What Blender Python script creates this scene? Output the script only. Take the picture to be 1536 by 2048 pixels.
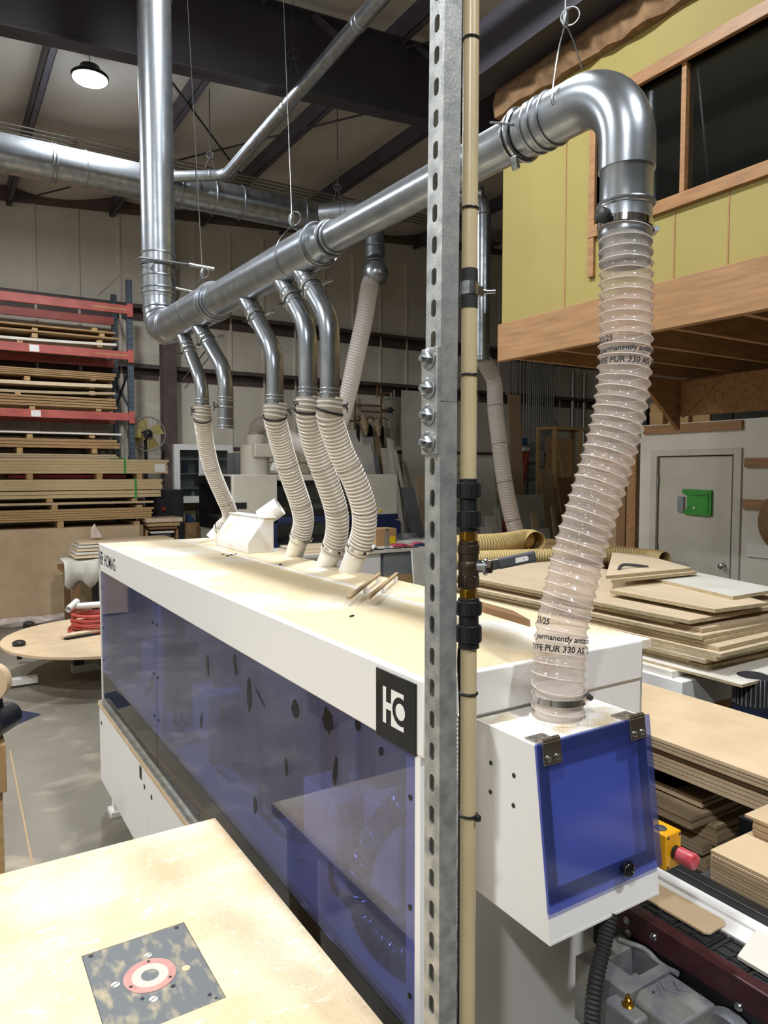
import bpy, bmesh, math, random
from mathutils import Vector, Matrix
random.seed(7)
scene = bpy.context.scene
for o in list(bpy.data.objects): bpy.data.objects.remove(o, do_unlink=True)
COL = scene.collection
V = Vector
# ---------------------------------------------------------------- camera
FPX, CAM_H = 1440.0, 1.87
PITCH = math.atan((1024-945)/FPX)
YAW = math.atan(903/math.hypot(FPX, 79))
FW = V((math.sin(YAW)*math.cos(PITCH), math.cos(YAW)*math.cos(PITCH), -math.sin(PITCH)))
RT = V((math.cos(YAW), -math.sin(YAW), 0)); UP = RT.cross(FW); EYE = V((0, 0, CAM_H))
cd = bpy.data.cameras.new('camera'); cam = bpy.data.objects.new('camera', cd); COL.objects.link(cam)
cd.sensor_fit = 'VERTICAL'; cd.sensor_height = 32.0; cd.lens = 32.0*FPX/2048; cd.clip_start = 0.02; cd.clip_end = 200
cam.matrix_world = Matrix((RT.to_4d(), UP.to_4d(), (-FW).to_4d(), (0, 0, 0, 1))).transposed()
for i in range(4): cam.matrix_world[3][i] = (0, 0, 0, 1)[i]
M_ = Matrix.Identity(4)
for i in range(3): M_[i][0] = RT[i]; M_[i][1] = UP[i]; M_[i][2] = -FW[i]; M_[i][3] = EYE[i]
cam.matrix_world = M_
scene.camera = cam
# ---------------------------------------------------------------- world, colour, big lights
w = bpy.data.worlds.new('world'); scene.world = w; w.use_nodes = True
w.node_tree.nodes['Background'].inputs[0].default_value = (0.5, 0.55, 0.6, 1)
w.node_tree.nodes['Background'].inputs[1].default_value = 0.0
vs = scene.view_settings
vs.view_transform = 'Standard'; vs.look = 'None'; vs.gamma = 1.0; vs.use_curve_mapping = False
vs.exposure = 0.0
LAMP_W = 170.0
# high-bay lamp positions (x, y); height follows the roof
# one regular grid of equal fixtures; only the first hangs inside the view, the others are out of the picture
LAMPS = [(1.41, 7.64, ''), (-2.3, 7.64, 'left_far'), (-2.3, 3.0, 'left'), (1.41, 3.0, 'overhead'), (-2.3, -1.65, 'behind_left'), (1.41, -1.65, 'behind'), (5.1, -1.65, 'behind_right')]
def roof_z(x): return 6.02 + 0.075*(x-1.0)

# ---------------------------------------------------------------- pixel -> place (the plane gives the distance)
def ray(px, py): return FW + RT*((px-768)/FPX) - UP*((py-1024)/FPX)
def Pz(px, py, z): d = ray(px, py); return EYE + d*((z-CAM_H)/d.z)
def Px(px, py, x): d = ray(px, py); return EYE + d*(x/d.x)
def Py(px, py, y): d = ray(px, py); return EYE + d*(y/d.y)
def Pd(px, py, D): return EYE + ray(px, py)*D

# ---------------------------------------------------------------- materials
def srgb(h):
    if isinstance(h, str):
        c = [int(h[i:i+2], 16)/255 for i in (0, 2, 4)]
        c = [x/12.92 if x <= .04045 else ((x+.055)/1.055)**2.4 for x in c]
        return (*c, 1)
    return (*h, 1) if len(h) == 3 else h
MATS = {}
def pm(name, c1, c2=None, scale=6., rough=.5, metal=0., bump=0., bscale=80., stretch=(1, 1, 1), lo=.35, hi=.65, detail=4., rough2=None, coat=0., spec=.5, world=False):
    m = bpy.data.materials.new(name); m.use_nodes = True; nt = m.node_tree; N = nt.nodes; L = nt.links
    b = N['Principled BSDF']; b.inputs['Roughness'].default_value = rough; b.inputs['Metallic'].default_value = metal
    b.inputs['Base Color'].default_value = srgb(c1); b.inputs['Coat Weight'].default_value = coat
    b.inputs['Specular IOR Level'].default_value = spec
    if c2 is not None or bump or rough2 is not None:
        tc = N.new('ShaderNodeTexCoord'); mp = N.new('ShaderNodeMapping'); mp.inputs['Scale'].default_value = stretch
        if world:
            g = N.new('ShaderNodeNewGeometry'); L.new(g.outputs['Position'], mp.inputs['Vector'])
        else: L.new(tc.outputs['Object'], mp.inputs['Vector'])
    if c2 is not None or rough2 is not None:
        n = N.new('ShaderNodeTexNoise'); n.inputs['Scale'].default_value = scale; n.inputs['Detail'].default_value = detail
        L.new(mp.outputs[0], n.inputs['Vector'])
        r = N.new('ShaderNodeMapRange'); r.inputs['From Min'].default_value = lo; r.inputs['From Max'].default_value = hi
        L.new(n.outputs['Fac'], r.inputs['Value'])
        if c2 is not None:
            mx = N.new('ShaderNodeMix'); mx.data_type = 'RGBA'; L.new(r.outputs[0], mx.inputs['Factor'])
            mx.inputs['A'].default_value = srgb(c1); mx.inputs['B'].default_value = srgb(c2)
            L.new(mx.outputs['Result'], b.inputs['Base Color'])
        if rough2 is not None:
            r2 = N.new('ShaderNodeMapRange'); r2.inputs['To Min'].default_value = rough; r2.inputs['To Max'].default_value = rough2
            L.new(r.outputs[0], r2.inputs['Value']); L.new(r2.outputs[0], b.inputs['Roughness'])
    if bump:
        n2 = N.new('ShaderNodeTexNoise'); n2.inputs['Scale'].default_value = bscale; n2.inputs['Detail'].default_value = 3
        L.new(mp.outputs[0], n2.inputs['Vector'])
        bp = N.new('ShaderNodeBump'); bp.inputs['Strength'].default_value = bump; bp.inputs['Distance'].default_value = .01
        L.new(n2.outputs['Fac'], bp.inputs['Height']); L.new(bp.outputs[0], b.inputs['Normal'])
    MATS[name] = m; return m
def sheer(name, tint, diffuse, dfac, gloss_rough=.08, transl=.5, ior=1.45, dust=None, dscale=8.):
    """thin clear or tinted plastic: tinted see-through + a hazy diffuse share + surface gloss"""
    m = bpy.data.materials.new(name); m.use_nodes = True; nt = m.node_tree; N = nt.nodes; L = nt.links
    N.remove(N['Principled BSDF']); out = N['Material Output']
    t = N.new('ShaderNodeBsdfTransparent'); t.inputs[0].default_value = srgb(tint)
    d = N.new('ShaderNodeBsdfDiffuse'); d.inputs[0].default_value = srgb(diffuse)
    tl = N.new('ShaderNodeBsdfTranslucent'); tl.inputs[0].default_value = srgb(diffuse)
    dm = N.new('ShaderNodeMixShader'); dm.inputs[0].default_value = transl; L.new(d.outputs[0], dm.inputs[1]); L.new(tl.outputs[0], dm.inputs[2])
    m1 = N.new('ShaderNodeMixShader'); m1.inputs[0].default_value = dfac; L.new(t.outputs[0], m1.inputs[1]); L.new(dm.outputs[0], m1.inputs[2])
    if dust is not None:
        tc = N.new('ShaderNodeTexCoord'); n = N.new('ShaderNodeTexNoise'); n.inputs['Scale'].default_value = dscale; n.inputs['Detail'].default_value = 6
        L.new(tc.outputs['Object'], n.inputs['Vector'])
        r = N.new('ShaderNodeMapRange'); r.inputs['From Min'].default_value = .35; r.inputs['From Max'].default_value = .7
        r.inputs['To Min'].default_value = dfac; r.inputs['To Max'].default_value = dust
        L.new(n.outputs['Fac'], r.inputs['Value']); L.new(r.outputs[0], m1.inputs[0])
    g = N.new('ShaderNodeBsdfGlossy'); g.inputs['Roughness'].default_value = gloss_rough
    lw = N.new('ShaderNodeLayerWeight'); lw.inputs['Blend'].default_value = .5
    pw = N.new('ShaderNodeMath'); pw.operation = 'POWER'; pw.inputs[1].default_value = 4.; L.new(lw.outputs['Facing'], pw.inputs[0])
    fr = N.new('ShaderNodeMath'); fr.operation = 'MULTIPLY_ADD'; f0 = ((ior-1)/(ior+1))**2; fr.inputs[1].default_value = .8; fr.inputs[2].default_value = f0; L.new(pw.outputs[0], fr.inputs[0])
    m2 = N.new('ShaderNodeMixShader'); L.new(fr.outputs[0], m2.inputs[0]); L.new(m1.outputs[0], m2.inputs[1]); L.new(g.outputs[0], m2.inputs[2])
    L.new(m2.outputs[0], out.inputs[0]); MATS[name] = m; return m
def emit(name, col, s):
    m = bpy.data.materials.new(name); m.use_nodes = True; b = m.node_tree.nodes['Principled BSDF']
    b.inputs['Base Color'].default_value = srgb(col); b.inputs['Emission Color'].default_value = srgb(col); b.inputs['Emission Strength'].default_value = s
    MATS[name] = m; return m

pm('white_paint', 'e6e4e1', rough=.38)
pm('white_dusty', 'e4e2df', 'd9cbb3', scale=9, rough=.5, lo=.5, hi=.75)
pm('white_plastic', 'ecebe8', rough=.3)
pm('grey_paint', 'b9b6ad', 'aaa79e', scale=3, rough=.45)
pm('offwhite_cnc', 'd2cdbf', 'c6c1b3', scale=2, rough=.45)
pm('black_plastic', '16171a', rough=.42)
pm('black_gloss', '0b0c10', '16181d', scale=9, rough=.12)
pm('black_rubber', '1c1c1d', rough=.7)
pm('dark_steel', '35343a', '2a292e', scale=6, rough=.5)
pm('purlin_paint', '55505a', '47434d', scale=3, rough=.55)
pm('rafter_paint', '37333c', '2d2a32', scale=2, rough=.55)
pm('brown_steel', '5a4a46', '4a3d3b', scale=5, rough=.55)
pm('galv', 'aeb3b9', '8a9097', scale=14, rough=.27, metal=.9, stretch=(1, 1, 1), lo=.3, hi=.7, rough2=.36)
pm('galv_dark', 'aeb3b9', '8a9097', scale=14, rough=.27, metal=.9, lo=.3, hi=.7, rough2=.34)
pm('galv_strut', 'b4b5b2', '8b8e8e', scale=38, rough=.42, metal=.6, lo=.35, hi=.68, detail=6, rough2=.55, bump=.08, bscale=200)
pm('zinc', 'b9bdc0', '8f9498', scale=60, rough=.28, metal=1.)
pm('chrome', 'd5d5d3', rough=.12, metal=1.)
pm('brushed', 'b8b4ae', 'a29e98', scale=40, rough=.28, metal=1., stretch=(1, 6, 6))
pm('aluminium', 'c3c2bd', 'a9a69c', scale=20, rough=.4, metal=.8)
pm('brass', 'c79a3c', 'a57a28', scale=30, rough=.22, metal=1.)
pm('bronze', '574a3d', '463a31', scale=40, rough=.4, metal=.8)
pm('beige_pipe', 'c2b18c', 'b9a882', scale=6, rough=.32)
pm('mdf', 'cdb594', 'c2a987', scale=7, rough=.75, bump=.05, bscale=300, world=True)
pm('mdf_edge', 'a58c6c', '957c5e', scale=60, rough=.85, world=True)
pm('particle', 'd9c49c', 'c3a97c', scale=120, rough=.85, lo=.4, hi=.6, detail=3, world=True)
pm('ply_face', 'dfcbae', 'd3bc9c', scale=6, rough=.6, stretch=(6, .6, 1), world=True)
pm('ply_edge', 'c4b394', 'a5946f', scale=90, rough=.8, stretch=(.3, .3, 4), lo=.35, hi=.6, world=True)
pm('ply_white', 'e2ddd4', 'd8d1c5', scale=5, rough=.5, world=True)
pm('pine', 'c2a273', 'ad8b5b', scale=8, rough=.65, stretch=(6, .7, 6), world=True)
pm('fir_beam', 'a07850', '85613c', scale=7, rough=.65, stretch=(5, .45, 5), lo=.3, hi=.7, world=True)
pm('fir_dark', 'a07850', '85613c', scale=8, rough=.7, stretch=(.6, 5, 5), world=True)
pm('trim_wood', '9a7044', '865e38', scale=9, rough=.5, stretch=(5, .6, 5), world=True)
pm('rack_red', 'b55a50', 'a04a43', scale=5, rough=.5)
pm('rack_blue', '45525f', '3a4650', scale=8, rough=.5)
pm('rack_board', 'ad8c62', '96754e', scale=8, rough=.7, stretch=(.7, 6, 6), world=True)
pm('cardboard', 'b8956a', 'a98659', scale=5, rough=.85)
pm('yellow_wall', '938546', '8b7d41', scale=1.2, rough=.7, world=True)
pm('wall_white', 'd9d3c8', 'cbc4b6', scale=1.5, rough=.7, world=True)
pm('door_paint', 'c9c3b6', 'bdb6a8', scale=3, rough=.5, world=True)
pm('concrete_block', 'd9d0b4', 'c8bd9d', scale=4, rough=.85, bump=.15, bscale=60, world=True)
pm('red_rubber', 'b5473b', 'a33d33', scale=30, rough=.5)
pm('orange_red', 'c4513f', 'b04434', scale=20, rough=.5)
pm('estop_yellow', 'e8ac16', 'd99a10', scale=20, rough=.38)
pm('estop_red', 'b5323f', 'c0606a', scale=30, rough=.4)
pm('motor_grey', '72747a', '8c8a84', scale=14, rough=.55, metal=.25, lo=.42, hi=.62, bump=.15, bscale=120)
pm('track_red', '431c22', '331419', scale=30, rough=.4)
pm('foam_white', 'dcd9d0', 'cfcbc0', scale=8, rough=.75)
pm('plastic_wrap', 'c9b5aa', 'dcd2ca', scale=14, rough=.2)
pm('green_plate', '3f9a3e', '338735', scale=9, rough=.4)
pm('navy', '1e2a4e', '243158', scale=4, rough=.45)
pm('navy_motor', '1b2541', rough=.5)
pm('yellow_hose', 'dcc388', 'd0b577', scale=6, rough=.5)
pm('grey_cabinet', '8b8f91', '7d8284', scale=3, rough=.5)
pm('label_white', 'e8e6e2', rough=.5)
pm('label_yellow', 'e6c716', rough=.5)
pm('strap_green', '3e9a4a', rough=.5)
pm('ladder_red', 'a2432f', '923a29', scale=12, rough=.5)
pm('fan_yellow', '9a8a50', rough=.45)
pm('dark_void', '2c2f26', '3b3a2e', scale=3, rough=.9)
pm('ink', '14161a', rough=.6)
pm('router_plate', '5b5e60', 'b3a27e', scale=26, rough=.5, metal=.2, lo=.5, hi=.78, detail=10, stretch=(1.6, .7, 1))
pm('ring_red', 'b9877e', 'ad776e', scale=40, rough=.55)
pm('ring_white', 'b6b0a4', rough=.5)
pm('leather_brown', '7c5c3c', rough=.6)
pm('cable_grey', '4a4b4d', rough=.5)
pm('antler', 'b9a582', '8a7350', scale=14, rough=.6)
pm('fur_dark', '2a231c', rough=.9)
pm('conduit', '9c9a92', rough=.4, metal=.7)
pm('blue_item', '2e4a7c', rough=.5)
pm('pink_item', 'b8475a', rough=.5)
sheer('blue_acrylic', 'c9cff0', '80829c', .14, gloss_rough=.03, transl=.2, ior=1.38, dust=.30, dscale=3.)
sheer('smear', '565a86', '1c1e28', .30, gloss_rough=.15, transl=.1, ior=1.3)
sheer('blue_lid', 'c6cff4', '6a7ac6', .14, gloss_rough=.12, transl=.3, ior=1.35, dust=.20, dscale=9.)
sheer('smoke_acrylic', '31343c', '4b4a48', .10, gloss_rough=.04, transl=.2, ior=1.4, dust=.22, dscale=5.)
sheer('clear_hose', 'f6f0ec', 'efe6df', .36, gloss_rough=.10, transl=.5, ior=1.42)
sheer('dusty_hose', 'e0d9d0', 'd2cabf', .74, gloss_rough=.18, transl=.35, ior=1.4)
sheer('hazy_hose', 'f2ece6', 'eee6de', .45, gloss_rough=.15, transl=.5, ior=1.4)
sheer('milky_hose', 'f2ece6', 'f6f0ea', .72, gloss_rough=.2, transl=.55, ior=1.4)
sheer('pane_glass', 'cfd4d2', '8a8c8a', .03, gloss_rough=.02, ior=1.5)
sheer('bottle_clear', 'dfe6ec', 'c9d2da', .12, gloss_rough=.05, ior=1.4)
sheer('fan_guard', 'ffffff', '3a3a3a', .0, ior=1.0)
emit('lamp_glow', (1.0, 0.98, 0.95), 60.)

# sawdust-covered tops
def dusty(name, base, dust, scale, lo, hi, rough=.6, grain=260.):
    m = pm(name, base, dust, scale=scale, rough=rough, lo=lo, hi=hi, detail=7)
    nt = m.node_tree; N = nt.nodes; L = nt.links; b = N['Principled BSDF']
    src = b.inputs['Base Color'].links[0].from_socket
    tc = [n for n in N if n.type == 'TEX_COORD'][0]
    n = N.new('ShaderNodeTexNoise'); n.inputs['Scale'].default_value = grain; n.inputs['Detail'].default_value = 2; L.new(tc.outputs['Object'], n.inputs['Vector'])
    r = N.new('ShaderNodeMapRange'); r.inputs['From Min'].default_value = .58; r.inputs['From Max'].default_value = .74; L.new(n.outputs['Fac'], r.inputs['Value'])
    mx = N.new('ShaderNodeMix'); mx.data_type = 'RGBA'; L.new(r.outputs[0], mx.inputs['Factor']); L.new(src, mx.inputs['A'])
    d = srgb(dust); mx.inputs['B'].default_value = (d[0]*.5, d[1]*.48, d[2]*.42, 1); L.new(mx.outputs['Result'], b.inputs['Base Color'])
    bp = N.new('ShaderNodeBump'); bp.inputs['Strength'].default_value = .25; bp.inputs['Distance'].default_value = .003; L.new(n.outputs['Fac'], bp.inputs['Height']); L.new(bp.outputs[0], b.inputs['Normal'])
    return m
dusty('hood_dust', 'e3e0da', 'd4c29e', 2.6, .30, .50)
dusty('box_dust', 'e6e3de', 'd3c09a', 16., .5, .68)
dusty('table_dust', 'd0b691', 'dfd1b8', 4.5, .38, .68, rough=.75, grain=330.)
def scuffs():
    m = MATS['table_dust']; nt = m.node_tree; N = nt.nodes; L = nt.links; b = N['Principled BSDF']; src = b.inputs['Base Color'].links[0].from_socket
    tc = [n for n in N if n.type == 'TEX_COORD'][0]; mp = N.new('ShaderNodeMapping'); mp.inputs['Scale'].default_value = (1., 1.7, 1.); mp.inputs['Rotation'].default_value = (0, 0, .6); L.new(tc.outputs['Object'], mp.inputs['Vector'])
    n = N.new('ShaderNodeTexNoise'); n.inputs['Scale'].default_value = 17; n.inputs['Detail'].default_value = 5; n.inputs['Distortion'].default_value = 1.2; L.new(mp.outputs[0], n.inputs['Vector'])
    r = N.new('ShaderNodeMapRange'); r.inputs['From Min'].default_value = .60; r.inputs['From Max'].default_value = .68; r.inputs['To Max'].default_value = .38; L.new(n.outputs['Fac'], r.inputs['Value'])
    mx = N.new('ShaderNodeMix'); mx.data_type = 'RGBA'; L.new(r.outputs[0], mx.inputs['Factor']); L.new(src, mx.inputs['A']); mx.inputs['B'].default_value = srgb('efe8da'); L.new(mx.outputs['Result'], b.inputs['Base Color'])
scuffs()
# floor: worn concrete with stains
def floor_mat():
    m = pm('floor_concrete', '837c70', '5f594f', scale=.9, rough=.62, lo=.3, hi=.72, detail=9, rough2=.45, bump=.06, bscale=25, world=True)
    nt = m.node_tree; N = nt.nodes; L = nt.links; b = N['Principled BSDF']; src = b.inputs['Base Color'].links[0].from_socket
    g = N.new('ShaderNodeNewGeometry')
    n = N.new('ShaderNodeTexNoise'); n.inputs['Scale'].default_value = 3.1; n.inputs['Detail'].default_value = 8; n.inputs['Distortion'].default_value = .8; L.new(g.outputs['Position'], n.inputs['Vector'])
    r = N.new('ShaderNodeMapRange'); r.inputs['From Min'].default_value = .54; r.inputs['From Max'].default_value = .72; L.new(n.outputs['Fac'], r.inputs['Value'])
    mx = N.new('ShaderNodeMix'); mx.data_type = 'RGBA'; L.new(r.outputs[0], mx.inputs['Factor']); L.new(src, mx.inputs['A']); mx.inputs['B'].default_value = srgb('998e7c'); L.new(mx.outputs['Result'], b.inputs['Base Color'])
floor_mat()

# ---------------------------------------------------------------- mesh helpers
ORG = {}
def frame_of(d):
    d = d.normalized(); a = V((0, 0, 1)) if abs(d.z) < .9 else V((1, 0, 0))
    u = d.cross(a).normalized(); return u, d.cross(u).normalized()
def fillet(pts, rad, n=8):
    pts = [V(p) for p in pts]; out = [pts[0]]
    for i in range(1, len(pts)-1):
        a, b, c = pts[i-1], pts[i], pts[i+1]; d1 = (a-b).normalized(); d2 = (c-b).normalized()
        ang = math.acos(max(-1, min(1, d1.dot(d2))))
        if ang > math.pi-.02: out.append(b); continue
        r = rad[i-1] if isinstance(rad, (list, tuple)) else rad
        t = min(r/math.tan(ang/2), .49*(a-b).length if i > 1 else .98*(a-b).length, .49*(c-b).length if i < len(pts)-2 else .98*(c-b).length)
        r = t*math.tan(ang/2); cen = b+(d1+d2).normalized()*(r/math.sin(ang/2))
        s, e = b+d1*t-cen, b+d2*t-cen; sw = math.pi-ang; ax = s.cross(e).normalized()
        for k in range(n+1): out.append(cen+Matrix.Rotation(sw*k/n, 3, ax) @ s)
    out.append(pts[-1]); return out
def spline(pts, per=10):
    pts = [V(p) for p in pts]; P = [pts[0]*2-pts[1]]+pts+[pts[-1]*2-pts[-2]]; out = []
    for i in range(1, len(P)-2):
        a, b, c, d = P[i-1:i+3]
        for k in range(per):
            t = k/per; out.append(.5*((2*b)+(c-a)*t+(2*a-5*b+4*c-d)*t*t+(3*b-a-3*c+d)*t**3))
    out.append(pts[-1]); return out
def resample(path, step):
    L = [0]
    for a, b in zip(path, path[1:]): L.append(L[-1]+(b-a).length)
    n = max(2, int(round(L[-1]/step))); out = []; j = 0
    for k in range(n+1):
        s = L[-1]*k/n
        while j < len(L)-2 and L[j+1] < s: j += 1
        seg = L[j+1]-L[j]; t = (s-L[j])/seg if seg > 1e-9 else 0
        out.append(path[j].lerp(path[j+1], max(0, min(1, t))))
    return out, L[-1]
class MB:
    def __init__(s): s.v = []; s.f = []
    def quadbox(s, P):
        b = len(s.v); s.v += [V(p) for p in P]
        s.f += [tuple(b+i for i in q) for q in ((0, 3, 2, 1), (4, 5, 6, 7), (0, 1, 5, 4), (1, 2, 6, 5), (2, 3, 7, 6), (3, 0, 4, 7))]
        return s
    def box(s, x0, x1, y0, y1, z0, z1):
        return s.quadbox([(x0, y0, z0), (x1, y0, z0), (x1, y1, z0), (x0, y1, z0), (x0, y0, z1), (x1, y0, z1), (x1, y1, z1), (x0, y1, z1)])
    def obox(s, c, ax, ay, az):
        """centre and three half-vectors"""
        c, ax, ay, az = V(c), V(ax), V(ay), V(az)
        return s.quadbox([c-ax-ay-az, c+ax-ay-az, c+ax+ay-az, c-ax+ay-az, c-ax-ay+az, c+ax-ay+az, c+ax+ay+az, c-ax+ay+az])
    def bar(s, a, b, w, h, up=(0, 0, 1)):
        a, b = V(a), V(b); d = (b-a).normalized(); u = V(up)
        side = d.cross(u)
        if side.length < 1e-4: side = d.cross(V((1, 0, 0)))
        side.normalize(); u = side.cross(d).normalized()
        return s.obox((a+b)/2, (b-a)/2, side*w/2, u*h/2)
    def ringtube(s, path, radii, n=16, caps=True, phase=None):
        """sweep: radii is a number, a list per ring, or a function (ring index, angle) -> radius"""
        path = [V(p) for p in path]; m = len(path); b0 = len(s.v)
        t0 = (path[1]-path[0]).normalized(); u, v = frame_of(t0)
        for i, p in enumerate(path):
            t = (path[min(i+1, m-1)]-path[max(i-1, 0)]).normalized()
            if t.length < .5: t = t0
            q = t0.rotation_difference(t); u = q @ u; v = q @ v; t0 = t
            for k in range(n):
                a = 2*math.pi*k/n
                r = radii(i, a) if callable(radii) else (radii[i] if isinstance(radii, list) else radii)
                s.v.append(p+u*(math.cos(a)*r)+v*(math.sin(a)*r))
        for i in range(m-1):
            for k in range(n):
                a, c = b0+i*n+k, b0+i*n+(k+1) % n
                s.f.append((a, c, c+n, a+n))
        if caps:
            s.f.append(tuple(b0+k for k in reversed(range(n)))); s.f.append(tuple(b0+(m-1)*n+k for k in range(n)))
        return s
    def cyl(s, a, b, r, r2=None, n=16, caps=True): return s.ringtube([a, b], [r, r if r2 is None else r2], n, caps)
    def lathe(s, p, d, prof, n=24, caps=True):
        """prof: list of (distance along d, radius)"""
        p, d = V(p), V(d).normalized(); u, v = frame_of(d); b0 = len(s.v)
        for (t, r) in prof:
            for k in range(n):
                a = 2*math.pi*k/n; s.v.append(p+d*t+u*(math.cos(a)*r)+v*(math.sin(a)*r))
        for i in range(len(prof)-1):
            for k in range(n):
                a, c = b0+i*n+k, b0+i*n+(k+1) % n; s.f.append((a, c, c+n, a+n))
        if caps: s.f.append(tuple(b0+k for k in reversed(range(n)))); s.f.append(tuple(b0+(len(prof)-1)*n+k for k in range(n)))
        return s
    def torus(s, c, d, R, r, n=28, m=8):
        c, d = V(c), V(d).normalized(); u, v = frame_of(d); b0 = len(s.v)
        for k in range(n):
            a = 2*math.pi*k/n; e = u*math.cos(a)+v*math.sin(a)
            for j in range(m):
                bb = 2*math.pi*j/m; s.v.append(c+e*(R+r*math.cos(bb))+d*(r*math.sin(bb)))
        for k in range(n):
            for j in range(m):
                s.f.append((b0+k*m+j, b0+((k+1) % n)*m+j, b0+((k+1) % n)*m+(j+1) % m, b0+k*m+(j+1) % m))
        return s
    def prism(s, poly, off):
        """poly: 3D loop; off: extrusion vector"""
        b = len(s.v); n = len(poly); off = V(off); s.v += [V(p) for p in poly]+[V(p)+off for p in poly]
        s.f.append(tuple(b+i for i in reversed(range(n)))); s.f.append(tuple(b+n+i for i in range(n)))
        for i in range(n): j = (i+1) % n; s.f.append((b+i, b+j, b+n+j, b+n+i))
        return s
    def sphere(s, c, r, n=14, m=9, sc=(1, 1, 1)):
        c = V(c); prof = []; b0 = len(s.v)
        for i in range(m+1):
            th = math.pi*i/m
            for k in range(n):
                a = 2*math.pi*k/n; rr = max(math.sin(th), 1e-3)
                s.v.append(c+V((r*rr*math.cos(a)*sc[0], r*rr*math.sin(a)*sc[1], r*math.cos(th)*sc[2])))
        for i in range(m):
            for k in range(n):
                a, d = b0+i*n+k, b0+i*n+(k+1) % n; s.f.append((a, a+n, d+n, d))
        return s
    def build(s, name, mat, parent=None, bevel=0., smooth=True, seg=2, origin=None, fix=True):
        if parent is not None: org = ORG[parent]
        elif origin is not None: org = V(origin)
        else:
            mn = [min(p[i] for p in s.v) for i in range(3)]; mxx = [max(p[i] for p in s.v) for i in range(3)]
            org = V(((mn[0]+mxx[0])/2, (mn[1]+mxx[1])/2, mn[2]))
        me = bpy.data.meshes.new(name); me.from_pydata([tuple(p-org) for p in s.v], [], s.f)
        if fix:
            bm = bmesh.new(); bm.from_mesh(me); bmesh.ops.recalc_face_normals(bm, faces=bm.faces); bm.to_mesh(me); bm.free()
        if smooth:
            me.polygons.foreach_set('use_smooth', [True]*len(me.polygons)); me.set_sharp_from_angle(angle=math.radians(38))
        o = bpy.data.objects.new(name, me); COL.objects.link(o)
        me.materials.append(MATS[mat] if isinstance(mat, str) else mat)
        if parent is not None: o.parent = parent
        else: o.location = org
        ORG[o] = org
        if bevel:
            b = o.modifiers.new('bevel', 'BEVEL'); b.width = bevel; b.segments = seg; b.limit_method = 'ANGLE'; b.angle_limit = math.radians(40)
        return o
def tag(o, label, cat, group=None, kind=None):
    if label: o['label'] = label
    if cat: o['category'] = cat
    if group: o['group'] = group
    if kind: o['kind'] = kind
    return o
def thing(name, loc, label, cat, group=None):
    o = bpy.data.objects.new(name, None); COL.objects.link(o); o.location = loc; o.empty_display_size = .1
    ORG[o] = V(loc); return tag(o, label, cat, group)
def struct(name, mb, mat, label=None, **k):
    o = mb.build(name, mat, **k); o['kind'] = 'structure'
    if label: o['label'] = label
    return o
def copy_tree(root, loc, label=None):
    r = root.copy(); COL.objects.link(r); r.location = loc; ORG[r] = V(loc)
    for ch in root.children:
        c = ch.copy(); COL.objects.link(c); c.parent = r
        for g in ch.children:
            d = g.copy(); COL.objects.link(d); d.parent = c
    if label: r['label'] = label
    return r
ORD = ['lowest one', 'second from the bottom', 'third from the bottom', 'fourth from the bottom', 'fifth from the bottom', 'sixth from the bottom', 'seventh from the bottom', 'eighth from the bottom', 'ninth from the bottom', 'tenth from the bottom', 'eleventh from the bottom', 'twelfth from the bottom']
def nth(lab, k, n): return lab+', '+('topmost one' if k == n-1 else ORD[k]) if n > 1 else lab
def slab(name, mat, parent=None, bevel=0., **k): return lambda *a: MB().box(*a).build(name, mat, parent, bevel, smooth=bool(bevel), **k)
def text_mesh(body, size, fontshear=0., bold=0.):
    """flat letters in the XY plane as (verts, faces)"""
    cu = bpy.data.curves.new('t', 'FONT'); cu.body = body; cu.size = size; cu.shear = fontshear; cu.offset = bold; cu.resolution_u = 3
    ob = bpy.data.objects.new('t', cu); COL.objects.link(ob)
    dg = bpy.context.evaluated_depsgraph_get(); me = bpy.data.meshes.new_from_object(ob.evaluated_get(dg))
    vs_ = [v.co.copy() for v in me.vertices]; fs = [tuple(p.vertices) for p in me.polygons]
    bpy.data.objects.remove(ob); bpy.data.curves.remove(cu); bpy.data.meshes.remove(me)
    return vs_, fs
def write(body, size, origin, ux, uy, name, mat, parent, lift=.0006, sx=1., bold=0., shear=0.):
    vs_, fs = text_mesh(body, size, shear, bold); ux, uy = V(ux).normalized(), V(uy).normalized(); nz = ux.cross(uy)
    mb = MB(); mb.v = [V(origin)+ux*(p.x*sx)+uy*p.y+nz*lift for p in vs_]; mb.f = fs
    return mb.build(name, mat, parent, smooth=False, fix=False)
# ================================================================ ROOM
XA, XB, YA, YB = -4.5, 14.0, -7.5, 12.1
pm('wall_back_mat', 'dcd5c8', 'c2b8a8', scale=1.1, rough=.75, lo=.3, hi=.7, detail=7, stretch=(1, 1, .35), world=True)
pm('wall_side_mat', 'c9c4ba', 'b9b2a6', scale=1., rough=.8, world=True)
pm('insulation', 'cfc8be', 'bdb6ac', scale=.8, rough=.7, lo=.3, hi=.7, world=True)
floor = struct('floor', MB().box(XA, XB, YA, YB, -.1, 0), 'floor_concrete', smooth=False)
MB().bar(Pz(20, 1500, .001), Pz(66, 1735, .001), .010, .003).build('floor_crack', 'mdf_edge', floor, smooth=False)['label'] = 'sawdust-filled joint line in the concrete'
wall_back = struct('wall_back', MB().box(XA, XB, YB, YB+.15, 0, 7.2), 'wall_back_mat', smooth=False)
wall_left = struct('wall_left', MB().box(XA-.15, XA, YA, YB, 0, 7.2), 'wall_side_mat', smooth=False)
wall_right = struct('wall_right', MB().box(XB, XB+.15, YA, YB, 0, 7.2), 'wall_side_mat', smooth=False)
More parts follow.
